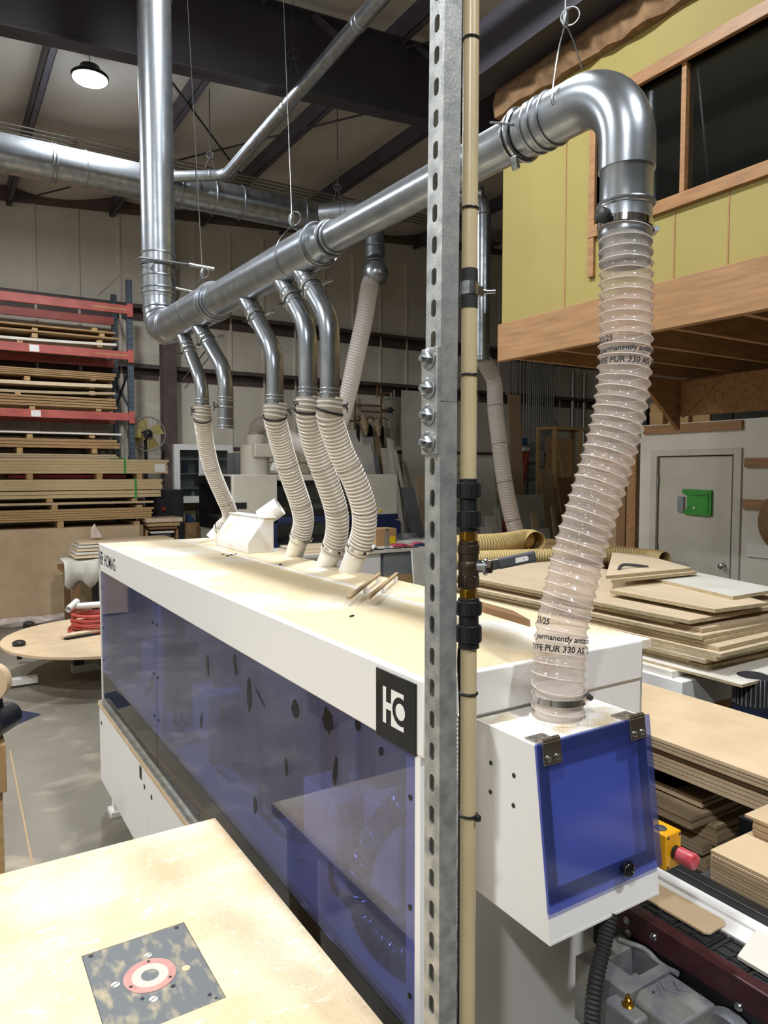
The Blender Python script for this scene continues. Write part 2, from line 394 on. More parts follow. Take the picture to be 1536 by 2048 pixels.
wall_front = struct('wall_front', MB().box(XA, XB, YA-.15, YA, 0, 7.2), 'wall_side_mat', smooth=False)
# ceiling: insulation sagging between the purlins
PUR = [1.03+1.445*i for i in range(-3, 9)]
mb = MB(); nx, ny = 150, 60
for i in range(nx+1):
    x = XA+(XB-XA)*i/nx
    for j in range(ny+1):
        y = YA+(YB-YA)*j/ny
        t = ((x-1.03)/1.445) % 1.0; s = math.sin(math.pi*t)
        mb.v.append(V((x, y, roof_z(x)-.13*s**.8*(.75+.25*math.sin(y*1.7+math.floor((x-1.03)/1.445)*2.1))-.02*math.sin(y*5.1+x*3)*s)))
for i in range(nx):
    for j in range(ny):
        a = i*(ny+1)+j; mb.f.append((a, a+1, a+ny+2, a+ny+1))
ceiling = struct('ceiling', mb, 'insulation', fix=False)
for x in PUR:
    z = roof_z(x)
    MB().box(x-.003, x+.003, YA, YB, z-.24, z-.0).box(x-.003, x+.065, YA, YB, z-.24, z-.234).box(x+.06, x+.066, YA, YB, z-.24, z-.215).build('purlin', 'purlin_paint', ceiling, smooth=False)
def rafter(y):
    def zz(x, o): return 5.04+.075*(x-.5)+o
    r = MB(); f1 = MB(); f2 = MB()
    for (m_, o0, o1, w) in ((r, .0, .72, .008), (f1, 0, .016, .16), (f2, .70, .716, .16)):
        m_.quadbox([(XA, y-w/2, zz(XA, o0)), (XB, y-w/2, zz(XB, o0)), (XB, y+w/2, zz(XB, o0)), (XA, y+w/2, zz(XA, o0)),
                    (XA, y-w/2, zz(XA, o1)), (XB, y-w/2, zz(XB, o1)), (XB, y+w/2, zz(XB, o1)), (XA, y+w/2, zz(XA, o1))])
    ro = r.build('rafter', 'rafter_paint', ceiling, smooth=False)
    f1.build('flange', 'rafter_paint', ro, smooth=False); f2.build('flange', 'rafter_paint', ro, smooth=False)
rafter(6.0); rafter(-1.8)
for a, b in (((1.03, 6.0), (5.37, 11.9)), ((5.37, 6.0), (1.03, 11.9)), ((3.92, 6.1), (6.8, 3.0))):
    MB().cyl((a[0], a[1], roof_z(a[0])-.26), (b[0], b[1], roof_z(b[0])-.26), .012, n=8).build('brace_rod', 'dark_steel', ceiling)
for k, px in enumerate((845, 640)):
    p = Py(px, 40 if k == 0 else 90, 5.85)
    MB().bar((p.x, 5.95, roof_z(p.x)-.25), (p.x+.05, 5.6, 5.35+.075*p.x), .05, .05).build('flange_brace', 'purlin_paint', ceiling, smooth=False)
# back wall: eave channel, girts, columns, seams
MB().quadbox([(XA, YB-.22, 5.84+.075*(XA-.95)), (XB, YB-.22, 5.84+.075*(XB-.95)), (XB, YB, 5.84+.075*(XB-.95)), (XA, YB, 5.84+.075*(XA-.95)),
              (XA, YB-.22, 6.06+.075*(XA-.95)), (XB, YB-.22, 6.06+.075*(XB-.95)), (XB, YB, 6.06+.075*(XB-.95)), (XA, YB, 6.06+.075*(XA-.95))]).build('eave_channel', 'brown_steel', wall_back, smooth=False)
for z in (4.50, 3.56):
    MB().box(XA, XB, YB-.20, YB-.192, z-.02, z+.04).box(XA, XB, YB-.2, YB-.02, z+.035, z+.042).box(XA, XB, YB-.02, YB-.005, z-.18, z+.04).build('girt', 'brown_steel', wall_back, smooth=False)
for px in (338,):
    x = Py(px, 850, YB-.3).x
    c = MB().box(x-.11, x+.11, YB-.40, YB-.385, 0, 5.8).box(x-.11, x+.11, YB-.22, YB-.205, 0, 5.8).box(x-.006, x+.006, YB-.385, YB-.22, 0, 5.8)
    c.build('column', 'brown_steel', wall_back, smooth=False)
x = XA+.4
while x < XB:
    MB().prism([(x-.035, YB, .0), (x-.018, YB-.022, 0), (x+.018, YB-.022, 0), (x+.035, YB, 0)], (0, 0, 6.)).build('panel_rib', 'wall_back_mat', wall_back, smooth=False)
    x += .61
for k, (x, z0) in enumerate([(.6, 4.0), (1.9, 4.0), (3.3, 3.6), (8.6, 1.2), (9.4, 1.2)]):
    pass
# painted block dado, where it shows between the things standing in front of it
blk = None
for (xa, xb) in ((3.3, 5.9), (7.6, 12.4)):
    for r in range(11):
        z = .02+.203*r; x = xa+(.2 if r % 2 else 0)
        while x < xb:
            if blk is None:
                blk = MB().box(0, .392, -.06, 0, 0, .192).build('block', 'concrete_block', wall_back, bevel=.006, smooth=False); o = blk
                blk.data.transform(Matrix.Translation(ORG[wall_back]))
            else: o = blk.copy(); COL.objects.link(o)
            o.location = V((x, YB, z))-ORG[wall_back]; x += .402
MB().box(3.2, 5.95, YB-.075, YB, 2.255, 2.31).build('dado_cap', 'brown_steel', wall_back, smooth=False)
MB().box(7.5, 12.6, YB-.075, YB, 2.255, 2.31).build('dado_cap', 'brown_steel', wall_back, smooth=False)
# diagonal wall braces and a sprinkler/air line
for a, b in (((352, 770), (300, 560)), ((365, 760), (420, 690))):
    MB().cyl(Py(*a, YB-.2), Py(*b, YB-.2), .012, n=6).build('wall_brace', 'brown_steel', wall_back)

# ---------------------------------------------------------------- lamps
def lamp_at(x, y, side, label):
    z = roof_z(x)-.36; sfx = '_%s_offscreen' % side if side else ''; t = thing('high_bay_lamp'+sfx, (x, y, z), label, 'lamp', 'round high-bay ceiling lamps')
    MB().lathe((x, y, z), (0, 0, 1), [(0, .172), (.03, .175), (.045, .16), (.07, .11), (.12, .09), (.13, .02)], 32).build('housing', 'black_plastic', t)
    MB().lathe((x, y, z-.012), (0, 0, 1), [(0, .150), (.01, .160), (.014, .160)], 32).build('diffuser'+sfx, 'lamp_glow', t)
    MB().cyl((x, y, z+.12), (x, y, roof_z(x)), .006, n=8).build('hanger', 'zinc', t)
    L = bpy.data.lights.new('lamp_light'+sfx, 'AREA'); L.shape = 'DISK'; L.size = .32; L.energy = LAMP_W; L.color = (.93, .97, 1.); L.spread = math.radians(175)
    lo = bpy.data.objects.new('lamp_light'+sfx, L); COL.objects.link(lo); lo.parent = t; lo.location = (0, 0, -.02)
for i, (x, y, k) in enumerate(LAMPS):
    lamp_at(x, y, k, 'round white high-bay lamp glowing under the sagging insulation' if i == 0 else 'round high-bay lamp under the workshop roof, %s' % {'left_far': 'beyond the pallet rack end', 'left': 'over the open floor beside the machine', 'overhead': 'right above the white machine', 'behind_left': 'across the open floor', 'behind': 'behind the router table', 'behind_right': 'beside the mezzanine office'}[k])

# ---------------------------------------------------------------- conduits under the roof
for k in range(7):
    y = 9.2+k*.055
    a = MB().cyl((XA+1, y, 5.72+.02*(k % 2)), (12, y, 5.80+.03*(k % 2)+.03*12*.075), .014, n=8).build('roof_conduit', 'conduit')
    tag(a, 'thin grey conduit in the bundle crossing under the roof', 'conduit', 'conduits bundled under the roof')
for px in (150, 430, 720):
    p = Py(px, 300, 9.35)
    tag(MB().box(p.x-.02, p.x+.02, 9.1, 9.65, 5.68, 5.70).build('conduit_hanger', 'conduit', smooth=False), 'flat strut hanger under the roof conduits', 'bracket', 'conduit hangers')

# ---------------------------------------------------------------- mezzanine office (yellow wall, windows, rim beam, joists)
MX = 3.4; MY = Px(1003, 724, MX).y; MZ0 = Px(1003, 724, MX).z; MZ1 = Px(1003, 650, MX).z; MZT = Px(1188, 125, MX).z
WJ = Px(1192, 465, MX).y; WS = Px(1330, 400, MX).z; WSB = Px(1330, 418, MX).z; WT = Px(1400, 108, MX).z; WM = Px(1366, 250, MX).y
wz = WS; wt = WT
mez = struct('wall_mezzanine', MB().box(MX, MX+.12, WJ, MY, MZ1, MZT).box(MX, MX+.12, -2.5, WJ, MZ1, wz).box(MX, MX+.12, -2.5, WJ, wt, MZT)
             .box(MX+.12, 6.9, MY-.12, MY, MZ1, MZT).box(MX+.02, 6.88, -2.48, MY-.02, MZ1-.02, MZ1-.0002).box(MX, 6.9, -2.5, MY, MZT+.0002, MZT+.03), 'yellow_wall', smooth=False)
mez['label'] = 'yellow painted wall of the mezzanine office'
seam = MB()
for y in (MY-.001,): pass
for px in (1130, 1348, 1455):
    p = Px(px, 540, MX); MB().box(MX-.003, MX, p.y-.004, p.y+.004, MZ1, wz if p.y < WJ else MZT).build('panel_seam', 'trim_wood', mez, smooth=False)
tw = .045
def trimbar(n, y0, y1, z0, z1):
    o = MB().box(MX-.025, MX+.08, y0, y1, z0, z1).build('trim_%d' % n, 'trim_wood', bevel=.003); o['kind'] = 'structure'
trimbar(1, -2.5, WJ+tw, wz-.07, wz); trimbar(2, -2.5, WJ+tw, wt, wt+.07); o = MB().box(MX-.021, MX+.08, WJ, WJ+tw, wz-.30, wt).build('trim_3', 'trim_wood', bevel=.003); o['kind'] = 'structure'
ys = [WJ, WM, WM-.95, WM-1.9, WM-2.85]
for i in range(4):
    yb, ya = ys[i], max(ys[i+1], -2.5)
    pn = MB().box(MX+.03, MX+.036, ya+.02, yb-.005, wz, wt).build('window_%d' % (i+1), 'pane_glass', smooth=False); pn['kind'] = 'structure'
    MB().box(MX+.0, MX+.07, ya-.014, ya+.014, wz, wt).build('mullion', 'trim_wood', pn, smooth=False)
rim = struct('trim_4', MB().box(MX-.03, MX+.02, -2.6, MY+.01, MZ0, MZ1), 'fir_beam', bevel=.004); rim['label'] = 'long fir rim beam under the yellow wall'
y = MY-.05; k = 0
while y > -2.4:
    MB().box(MX+.02, 6.9, y-.02, y+.02, MZ0+.02, MZ1-.02).build('joist', 'fir_dark', mez, smooth=False); y -= .42
BX = 5.3; bz1 = MZ0+.0; bz0 = bz1-.30
carry = struct('trim_5', MB().box(BX, BX+.09, -2.5, MY+.02, bz0, bz1), 'fir_dark', bevel=.004); carry['label'] = 'dark fir carrying beam below the mezzanine joists'
for y in (MY-.05, 2.6):
    MB().prism([(BX-.55, y-.02, bz1), (BX, y-.02, bz1), (BX, y-.02, bz1-.42)], (0, .04, 0)).build('knee_brace', 'fir_dark', carry, smooth=False)
    MB().prism([(BX, y-.05, bz1-.02), (BX, y-.42, bz1-.02), (BX, y-.05, bz0-.02)], (-.02, 0, 0)).build('gusset', 'fir_dark', carry, smooth=False)
# torn brown insulation and a dark beam above the yellow wall
MB().box(MX-.25, MX-.03, -2.5, MY+.4, MZT+.20, MZT+.55).build('edge_beam', 'rafter_paint', mez, smooth=False)
mb = MB(); n = 60
for i in range(n+1):
    y = -1.5+(MY+.05+1.5)*i/n
    for j, (x, z) in enumerate(((MX+.03, MZT-.0), (MX-.03-.03*random.random(), MZT+.0+.03*random.random()), (MX-.05-.04*random.random(), MZT+.10), (MX-.02, MZT+.20+.03*random.random()))):
        mb.v.append(V((x, y, z)))
for i in range(n):
    for j in range(3): a = i*4+j; mb.f.append((a, a+1, a+5, a+4))
pm('torn_insulation', '6a5138', '86694a', scale=14, rough=.95, bump=.6, bscale=30, world=True)
mb.build('torn_insulation', 'torn_insulation', mez, fix=False)

# ---------------------------------------------------------------- white room wall with door under the mezzanine
RX = 6.65; RYE = 5.27; RZT = Px(1420, 850, RX).z
wr = struct('wall_room', MB().box(RX, RX+.12, 5.10, RYE, 0, RZT).box(RX, RX+.12, -2.5, 4.10, 0, RZT).box(RX, RX+.12, 4.10, 5.10, 2.07, RZT)
            .box(RX+.1202, 9.5, RYE-.12, RYE, 0, RZT).box(RX, 9.5, -2.5, RYE, RZT+.0002, RZT+.04), 'wall_white', smooth=False)
wr['label'] = 'white wall with the workshop door under the mezzanine'
MB().box(RX-.02, RX+.14, 5.04, 5.12, 0, 2.11).box(RX-.02, RX+.14, 4.08, 4.16, 0, 2.11).box(RX-.02, RX+.14, 4.16, 5.04, 2.045, 2.11).build('door_frame', 'door_paint', wr, bevel=.003)
dr = struct('door_1', MB().box(RX+.015, RX+.055, 4.195, 5.03, .01, 2.035), 'door_paint', bevel=.003); dr['label'] = 'grey-white flush door with a green plate on it'
kp = V((RX+.015, 4.26, .94))
MB().lathe(kp, (-1, 0, 0), [(0, .032), (.006, .032), (.008, .012), (.03, .012), (.036, .026), (.055, .028), (.062, .018), (.064, 0.002)], 20).build('door_knob', 'chrome', dr)
for z in (.35, 1.05, 1.78): MB().cyl((RX-.004, 5.035, z-.05), (RX-.004, 5.035, z+.05), .009, n=8).build('hinge', 'zinc', dr)
# green moulded plate
a, b = Px(1365, 978, RX), Px(1423, 1032, RX)
gp = MB().prism([(RX-.012, a.y, a.z), (RX-.012, b.y, a.z-.005), (RX-.012, b.y, b.z), (RX-.012, b.y+.06, b.z-.008), (RX-.012, a.y-.05, b.z+.0), (RX-.012, a.y-.0, b.z+.03), (RX-.012, a.y-.06, b.z+.06), (RX-.012, a.y-.06, a.z-.07), (RX-.012, a.y, a.z-.04)], (.027, 0, 0)).build('wall_plate', 'green_plate', bevel=.006)
tag(gp, 'green moulded plastic plate fixed on the grey-white door', 'plate')
ORGg = gp
MB().box(RX-.02, RX-.010, b.y+.03, a.y-.09, a.z-.06, a.z-.03).build('rib', 'green_plate', gp, bevel=.003)
MB().box(RX-.02, RX-.010, b.y+.03, b.y+.06, b.z+.03, a.z-.05).build('rib', 'green_plate', gp, bevel=.003)
MB().cyl((RX-.018, (a.y+b.y)/2+.02, b.z+.075), (RX-.008, (a.y+b.y)/2+.02, b.z+.075), .012, n=12).build('stud', 'label_white', gp)
tag(MB().box(RX-.01, RX+.016, a.y-.02, a.y+.05, a.z-.24, a.z-.08).build('door_label', 'grey_cabinet', smooth=False), 'small grey notice on the door beside the green plate', 'label')
# wooden strips on the wall
for i, (p, q) in enumerate((((1290, 862), (1487, 848)), ((1492, 926), (1560, 924)), ((1488, 1010), (1560, 1008)))):
    A, B = Px(*p, RX), Px(*q, RX)
    tag(MB().box(RX-.03, RX, B.y, A.y, (A.z+B.z)/2-.045, (A.z+B.z)/2+.045).build('wall_batten', 'fir_beam', smooth=False),
        ['long brown wood strip screwed above the door', 'short orange wood strip high beside the door', 'short orange wood strip low beside the door'][i], 'batten')
A = Px(1495, 1100, RX)
tag(MB().box(RX-.02, RX, A.y-1.5, A.y, A.z-.06, A.z+.06).build('chair_rail', 'white_paint', smooth=False), 'white painted board along the wall beside the door', 'board')
# round dark disc hanging on the wall edge at the frame
c = Px(1583, 1045, RX-.05)
tag(MB().lathe(c, (-1, 0, 0), [(0, .30), (.03, .30), (.05, .27), (.05, .12), (.035, .1)], 32).build('wall_disc', 'leather_brown'), 'dark round disc hanging on the white wall', 'disc')
# junk stored on the low ceiling of the white room
jz = RZT+.04
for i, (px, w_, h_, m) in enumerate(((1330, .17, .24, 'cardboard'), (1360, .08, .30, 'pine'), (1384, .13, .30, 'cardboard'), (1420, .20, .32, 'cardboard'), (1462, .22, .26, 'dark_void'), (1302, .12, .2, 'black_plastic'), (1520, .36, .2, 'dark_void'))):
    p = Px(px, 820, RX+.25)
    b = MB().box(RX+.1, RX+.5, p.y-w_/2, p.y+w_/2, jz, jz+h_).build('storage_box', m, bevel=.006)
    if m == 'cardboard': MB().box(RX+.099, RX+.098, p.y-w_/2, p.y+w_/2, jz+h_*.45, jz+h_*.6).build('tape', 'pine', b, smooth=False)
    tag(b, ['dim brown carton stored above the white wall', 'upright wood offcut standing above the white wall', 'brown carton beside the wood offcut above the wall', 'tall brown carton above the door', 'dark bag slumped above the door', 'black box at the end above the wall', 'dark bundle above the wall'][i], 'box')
# rough wooden boards standing at the end of the white room
for i in range(5):
    x = RX-.02+i*.0; y = RYE+.04+i*.13
    b = MB().box(RX-.02-.01*(i % 2), RX+.03, y, y+.12, 0, 2.15-.06*(i % 3)).build('plank', ['fir_dark', 'leather_brown', 'mdf_edge', 'fir_dark', 'leather_brown'][i], smooth=False)
    tag(b, 'weathered upright plank at the end of the white room', 'plank', 'weathered planks at the room end')
# ================================================================ EDGE BANDING MACHINE
X0, X1, Y0, Y1, HZ, BZ = .765, 1.42, 1.08, 4.19, 1.48, 1.332
eb = thing('edge_banding_machine', (1.1, 2.6, 0), 'long white edge banding machine with blue tinted window panels and dusty top', 'machine')
def E_(mb, name, mat, parent=None, **k): return mb.build(name, mat, parent or eb, **k)
top = E_(MB().box(X0+.004, X1, Y0+.004, Y1, HZ-.02, HZ), 'hood_top', 'hood_dust', smooth=False)
fb = E_(MB().box(X0, X0+.02, Y0, Y1, BZ, HZ+.001), 'front_band', 'white_paint', bevel=.004)
E_(MB().box(X0+.02, X1-.035, Y0, Y0+.02, BZ+.06, HZ+.001), 'end_band', 'white_paint', bevel=.004)
E_(MB().box(X0+.02, X1-.035, Y0+.006, Y0+.022, .30, BZ+.06), 'end_panel', 'white_paint', smooth=False)
E_(MB().box(X0, X0+.035, Y0+.012, Y0+.03, .62, BZ), 'corner_post', 'white_paint', smooth=False)
E_(MB().box(X0, X1, Y1-.02, Y1, .15, HZ-.02), 'far_end_panel', 'white_paint', smooth=False)
E_(MB().box(X1-.03, X1-.01, Y0+.02, Y1-.02, 1.02, HZ-.02), 'rear_panel', 'grey_paint', smooth=False)
# aluminium joint strip along the top, small cross seams
E_(MB().box(1.196, 1.216, Y0+.15, Y1-.02, HZ, HZ+.0025), 'cover_strip', 'white_plastic', smooth=False)
E_(MB().box(X0+.03, X1-.02, 3.78, 3.786, HZ, HZ+.0012), 'cover_seam', 'grey_paint', smooth=False)
# logo plate HO
lp = E_(MB().box(X0-.003, X0, 1.104, 1.249, BZ-.002, HZ-.010), 'logo_plate', 'black_gloss', bevel=.001)
def onfront(y, z): return V((X0-.0036, y, z))
def ho_logo(cy, cz, k, mat, parent):
    """H joined to a block that is cut by an O; seen from -X, +Y is to the left"""
    def P(y, z): return V((X0-.0036 if parent is not fb else X0-.0002, cy+y*k, cz+z*k))
    h = MB()
    for (a, b, c, d) in ((.031, .043, -.037, .037), (.012, .031, -.007, .007)): h.prism([P(a, c), P(b, c), P(b, d), P(a, d)], (-.0006, 0, 0))
    h.build('logo_letter', mat, parent, smooth=False)
    rc_, Ro, Ri = -.021, .0285, .0165
    loop = [(rc_-.012, .037), (.012, .037), (.012, -.037), (rc_-.012, -.037), (rc_-.012, -Ro*.907)]
    loop += [(rc_+Ro*math.sin(t), -Ro*math.cos(t)) for t in [(-.42+(math.pi+.84)*j/40) for j in range(41)]]+[(rc_-.012, Ro*.907)]
    MB().prism([P(y, z) for y, z in loop], (-.0006, 0, 0)).build('logo_letter', mat, parent, smooth=False)
    MB().prism([P(rc_+Ri*math.cos(2*math.pi*j/32), Ri*math.sin(2*math.pi*j/32)) for j in range(32)], (-.0006, 0, 0)).build('logo_letter', mat, parent, smooth=False)
ho_logo(1.1765, 1.402, 1., 'label_white', lp)
# HOMAG lettering at the far end
write('HOMAG', .088, (X0-.0006, 4.045, BZ+.042), (0, -1, 0), (0, 0, 1), 'lettering', 'ink', fb, lift=.0, bold=.001, sx=.86)
ho_logo(4.113, BZ+.074, .95, 'ink', fb)
# windows
WP = [(3.03, 4.155), (1.10, 3.024)]
for i, (a, b) in enumerate(WP):
    wpan = E_(MB().box(X0+.003, X0+.009, a, b, .765, BZ+.03), 'window_panel', 'blue_acrylic', smooth=False)
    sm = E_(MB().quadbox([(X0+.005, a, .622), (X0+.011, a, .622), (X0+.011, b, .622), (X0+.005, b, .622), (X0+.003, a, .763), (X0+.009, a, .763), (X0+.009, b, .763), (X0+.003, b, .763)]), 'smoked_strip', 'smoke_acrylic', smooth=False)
    E_(MB().box(X0+.0135, X0+.016, a, b, .63, .758), 'seal_strip', 'black_rubber', smooth=False)
    for y in ((a+.03, b-.03)):
        for z in (.84, 1.02, 1.24):
            MB().lathe((X0+.003, y, z), (-1, 0, 0), [(0, .006), (.002, .006), (.003, .003)], 10).build('screw', 'black_plastic', wpan)
    for y in (a+.03, b-.03):
        E_(MB().box(X0+.012, X0+.026, y-.028, y+.028, .63, BZ+.03), 'window_post', 'white_paint', smooth=False)
# greasy smears on the inside of the window (dark brush marks)
for k, (px, py, w_, h_, r) in enumerate(((498, 1392, 13, 75, 0), (470, 1330, 9, 50, .2), (415, 1330, 7, 42, .1), (402, 1442, 7, 36, -.35), (520, 1395, 30, 7, -.5), (572, 1535, 8, 38, .1), (510, 1610, 10, 40, 0), (655, 1440, 22, 55, .1), (590, 1420, 20, 40, .35), (670, 1540, 9, 70, -.15), (762, 1503, 8, 22, -.6), (716, 1445, 12, 40, .0))):
    c = Px(px, py, X0+.0022); s_ = (c-EYE).dot(FW)/FPX; pts = []
    for j in range(14):
        a = 2*math.pi*j/14; rr = .75+.4*random.random()
        u_ = math.cos(a)*w_*.5*s_*2.0*rr; v_ = math.sin(a)*h_*.5*s_*rr
        pts.append((X0+.0022, c.y-(u_*math.cos(r)-v_*math.sin(r)), c.z+(u_*math.sin(r)+v_*math.cos(r))))
    E_(MB().prism(pts, (.0004, 0, 0)), 'grease_smear', 'smear', smooth=False)
# aluminium sill and lower cabinet
E_(MB().box(X0-.022, X0+.012, Y0+.03, 4.165, .598, .612), 'sill', 'aluminium', bevel=.002)
E_(MB().box(X0-.026, X0-.022, Y0+.03, 4.165, .585, .606), 'sill_edge', 'mdf', smooth=False)
E_(MB().box(X0+.002, X0+.01, Y0+.03, 4.16, .61, .624), 'sill_rail', 'aluminium', smooth=False)
ys = [4.165, 3.10, 2.08, 1.10]
for i in range(3):
    d = E_(MB().box(X0-.02, X0-.004, ys[i+1]+.003, ys[i]-.003, .165, .582), 'cabinet_door', 'white_paint', bevel=.003)
    for y in (ys[i+1]+.06, ys[i]-.06):
        MB().lathe((X0-.02, y, .50), (-1, 0, 0), [(0, .011), (.002, .011), (.0025, .008)], 14).build('lock', 'black_plastic', d)
E_(MB().box(X0-.004, X0+.02, 1.1, 4.165, .15, .60), 'cabinet_body', 'grey_paint', smooth=False)
p = Px(281, 1545, X0-.021)
E_(MB().box(X0-.0215, X0-.0195, p.y-.018, p.y+.018, p.z-.028, p.z+.028), 'warning_label', 'ink', smooth=False)
E_(MB().box(X0+.02, X1, 1.1, 4.17, .15, .22), 'base_frame', 'grey_paint', smooth=False)
for y in (4.05, 1.25):
    for x in (X0+.05, X1-.08):
        E_(MB().box(x-.05, x+.05, y-.05, y+.05, .0, .03).box(x-.03, x+.03, y-.03, y+.03, .03, .16), 'foot', 'white_paint', bevel=.002)
# inside, seen through the blue panels
E_(MB().box(X0+.06, X1-.04, 1.15, 4.1, .70, .72), 'bed_plate', 'white_paint', smooth=False)
E_(MB().box(X1-.22, X1-.20, 1.12, 4.15, .72, 1.44), 'inner_wall', 'white_paint', smooth=False)
E_(MB().box(X0+.16, X0+.30, 1.55, 4.0, .80, .94), 'machine_beam', 'dark_steel', smooth=False)
for k, (y, z, sx, sy, sz, m) in enumerate(((1.40, .98, .16, .16, .22, 'white_paint'), (1.72, .92, .14, .20, .18, 'white_paint'), (2.05, .86, .12, .10, .12, 'dark_steel'), (2.35, .95, .14, .12, .26, 'dark_steel'), (2.75, .92, .16, .2, .2, 'white_paint'), (3.25, .95, .14, .12, .3, 'dark_steel'), (3.6, .92, .16, .2, .22, 'white_paint'), (1.25, .82, .1, .1, .12, 'dark_steel'))):
    u_ = E_(MB().box(X0+.10, X0+.10+sx, y-sy/2, y+sy/2, z-sz/2, z+sz/2), 'unit_housing', m, bevel=.01)
    MB().cyl((X0+.10+sx/2, y, z+sz/2), (X0+.10+sx/2, y, z+sz/2+.10), .025, n=12).build('spindle', 'dark_steel', u_)
for k in range(5):
    y = 1.6+k*.5
    E_(MB().ringtube(spline([(X0+.14, y, 1.0), (X0+.10, y-.1, .84), (X0+.12, y+.08, .76), (X0+.2, y+.22, .9)]), .008, n=8), 'cable', 'black_rubber')
def hose_mesh(path, R, pitch, amp, n=28, per=6, twist=1., sharp=2.):
    pts, L = resample([V(p) for p in path], pitch/per)
    m = len(pts); st = L/(m-1)
    def rad(i, a):
        fr = ((i*st)/pitch+twist*a/(2*math.pi)) % 1.0
        return R+amp*(abs(2*fr-1)**sharp if sharp > 0 else math.sqrt(max(0, 1-(2*fr-1)**2)))
    return MB().ringtube(pts, rad, n, caps=False), pts
ipath = spline([Px(835, 1590, X0+.13), Px(760, 1670, X0+.12), Px(728, 1760, X0+.11), Px(745, 1850, X0+.11), Px(800, 1910, X0+.12), Px(850, 1925, X0+.13)])
inner_h = E_(MB().ringtube(ipath, .040, n=20), 'inner_hose', 'dark_steel')

# extraction housing at the feed end
hx0, hx1, hyb, hyf_t, hyf_b, hz0, hz1 = .887, 1.182, Y0, .916, .872, 1.046, 1.388
def fy(z): return hyf_b+(hyf_t-hyf_b)*(z-hz0)/(hz1-hz0)
hs = E_(MB().prism([(hx0, hyb, hz0), (hx0, hyf_b, hz0), (hx0, hyf_t, hz1), (hx0, hyb, hz1)], (.005, 0, 0))
        .prism([(hx1-.005, hyb, hz0), (hx1-.005, hyf_b, hz0), (hx1-.005, hyf_t, hz1), (hx1-.005, hyb, hz1)], (.005, 0, 0))
        .quadbox([(hx0+.005, fy(hz0), hz0), (hx1-.005, fy(hz0), hz0), (hx1-.005, hyb, hz0), (hx0+.005, hyb, hz0), (hx0+.005, fy(hz0), hz0+.005), (hx1-.005, fy(hz0), hz0+.005), (hx1-.005, hyb, hz0+.005), (hx0+.005, hyb, hz0+.005)])
        .quadbox([(hx0+.005, fy(hz0), hz0), (hx1-.005, fy(hz0), hz0), (hx1-.005, fy(hz0)+.005, hz0), (hx0+.005, fy(hz0)+.005, hz0), (hx0+.005, fy(1.125), 1.125), (hx1-.005, fy(1.125), 1.125), (hx1-.005, fy(1.125)+.005, 1.125), (hx0+.005, fy(1.125)+.005, 1.125)]),
        'extraction_housing', 'white_paint', smooth=False)
MB().box(hx0+.005, hx1-.005, hyf_t+.001, hyb-.0005, hz1-.005, hz1).build('housing_top', 'box_dust', hs, smooth=False)
dn = V((0, hyf_t-hyf_b, hz1-hz0)).normalized(); dnrm = V((0, -dn.z, dn.y))
def lidq(x0, x1, s0, s1, t0, t1):
    """slab on the sloped front: x range, distance s up the slope from the bottom edge, thickness t0..t1 outwards"""
    o = V((0, hyf_b, hz0)); q = []
    for t in (t0, t1):
        for (x, s) in ((x0, s0), (x1, s0), (x1, s1), (x0, s1)): q.append(V((x, 0, 0))+o+dn*s+dnrm*t)
    return q
SL = math.hypot(hyf_t-hyf_b, hz1-hz0); lo_ = .058; hi_ = SL+.004
MB().quadbox(lidq(hx0+.006, hx1-.006, .03, SL-.006, -.030, -.026)).build('baffle', 'white_paint', hs, smooth=False)
lid = MB().quadbox(lidq(hx0-.004, hx1+.004, lo_, hi_, .004, .010)).build('lid', 'blue_lid', hs, smooth=False); lid['label'] = 'dusty translucent blue hinged lid'
sl = MB()
for q in ((hx0+.006, hx1-.006, lo_+.012, lo_+.034), (hx0+.006, hx1-.006, hi_-.028, hi_-.006), (hx0+.006, hx0+.026, lo_+.034, hi_-.028), (hx1-.026, hx1-.006, lo_+.034, hi_-.028)):
    sl.quadbox(lidq(*q, -.001, .0038))
sl.build('foam_seal', 'black_rubber', hs, smooth=False)
kc = V((1.075, 0, 0))+V((0, hyf_b, hz0))+dn*(lo_+.028)
MB().lathe(kc+dnrm*.008, dnrm, [(0, .007), (.006, .007), (.007, .013), (.014, .015), (.020, .013), (.024, .007), (.025, .001)], 20).build('knob', 'black_gloss', lid)
for hx in (hx0+.03, hx1-.035):
    hb = MB().quadbox(lidq(hx-.022, hx+.022, hi_-.040, hi_+.001, .0105, .0125)); ob = hb.build('hinge', 'brushed', hs, bevel=.0006)
    ob['label'] = 'chrome hinge leaf'
    MB().box(hx-.022, hx+.022, hyf_t-.002, hyf_t+.034, hz1+.0008, hz1+.003).build('hinge_leaf', 'brushed', ob, smooth=False)
    for k in range(3):
        a = hx-.022+.0148*k
        MB().cyl((a+.0006, hyf_t-.006, hz1+.006), (a+.0142, hyf_t-.006, hz1+.006), .0062, n=16).build('knuckle', 'brushed', ob)
    for dx in (-.011, .011):
        c = V((hx+dx, 0, 0))+V((0, hyf_b, hz0))+dn*(hi_-.028)+dnrm*.0125
        MB().lathe(c, dnrm, [(0, .0055), (.002, .0055), (.0025, .0045), (.0015, .003), (.0015, .0005)], 14).build('screw', 'zinc', ob)
        MB().lathe((hx+dx, hyf_t+.022, hz1+.003), (0, 0, 1), [(0, .0045), (.0015, .004), (.0018, .001)], 12).build('screw', 'zinc', ob)
for p in ((982, 1526), (1028, 1551), (981, 1584), (1027, 1611)):
    MB().lathe(Px(*p, hx0), (-1, 0, 0), [(-.001, .0045), (.001, .0045), (.0012, .003)], 12).build('screw', 'black_plastic', hs)
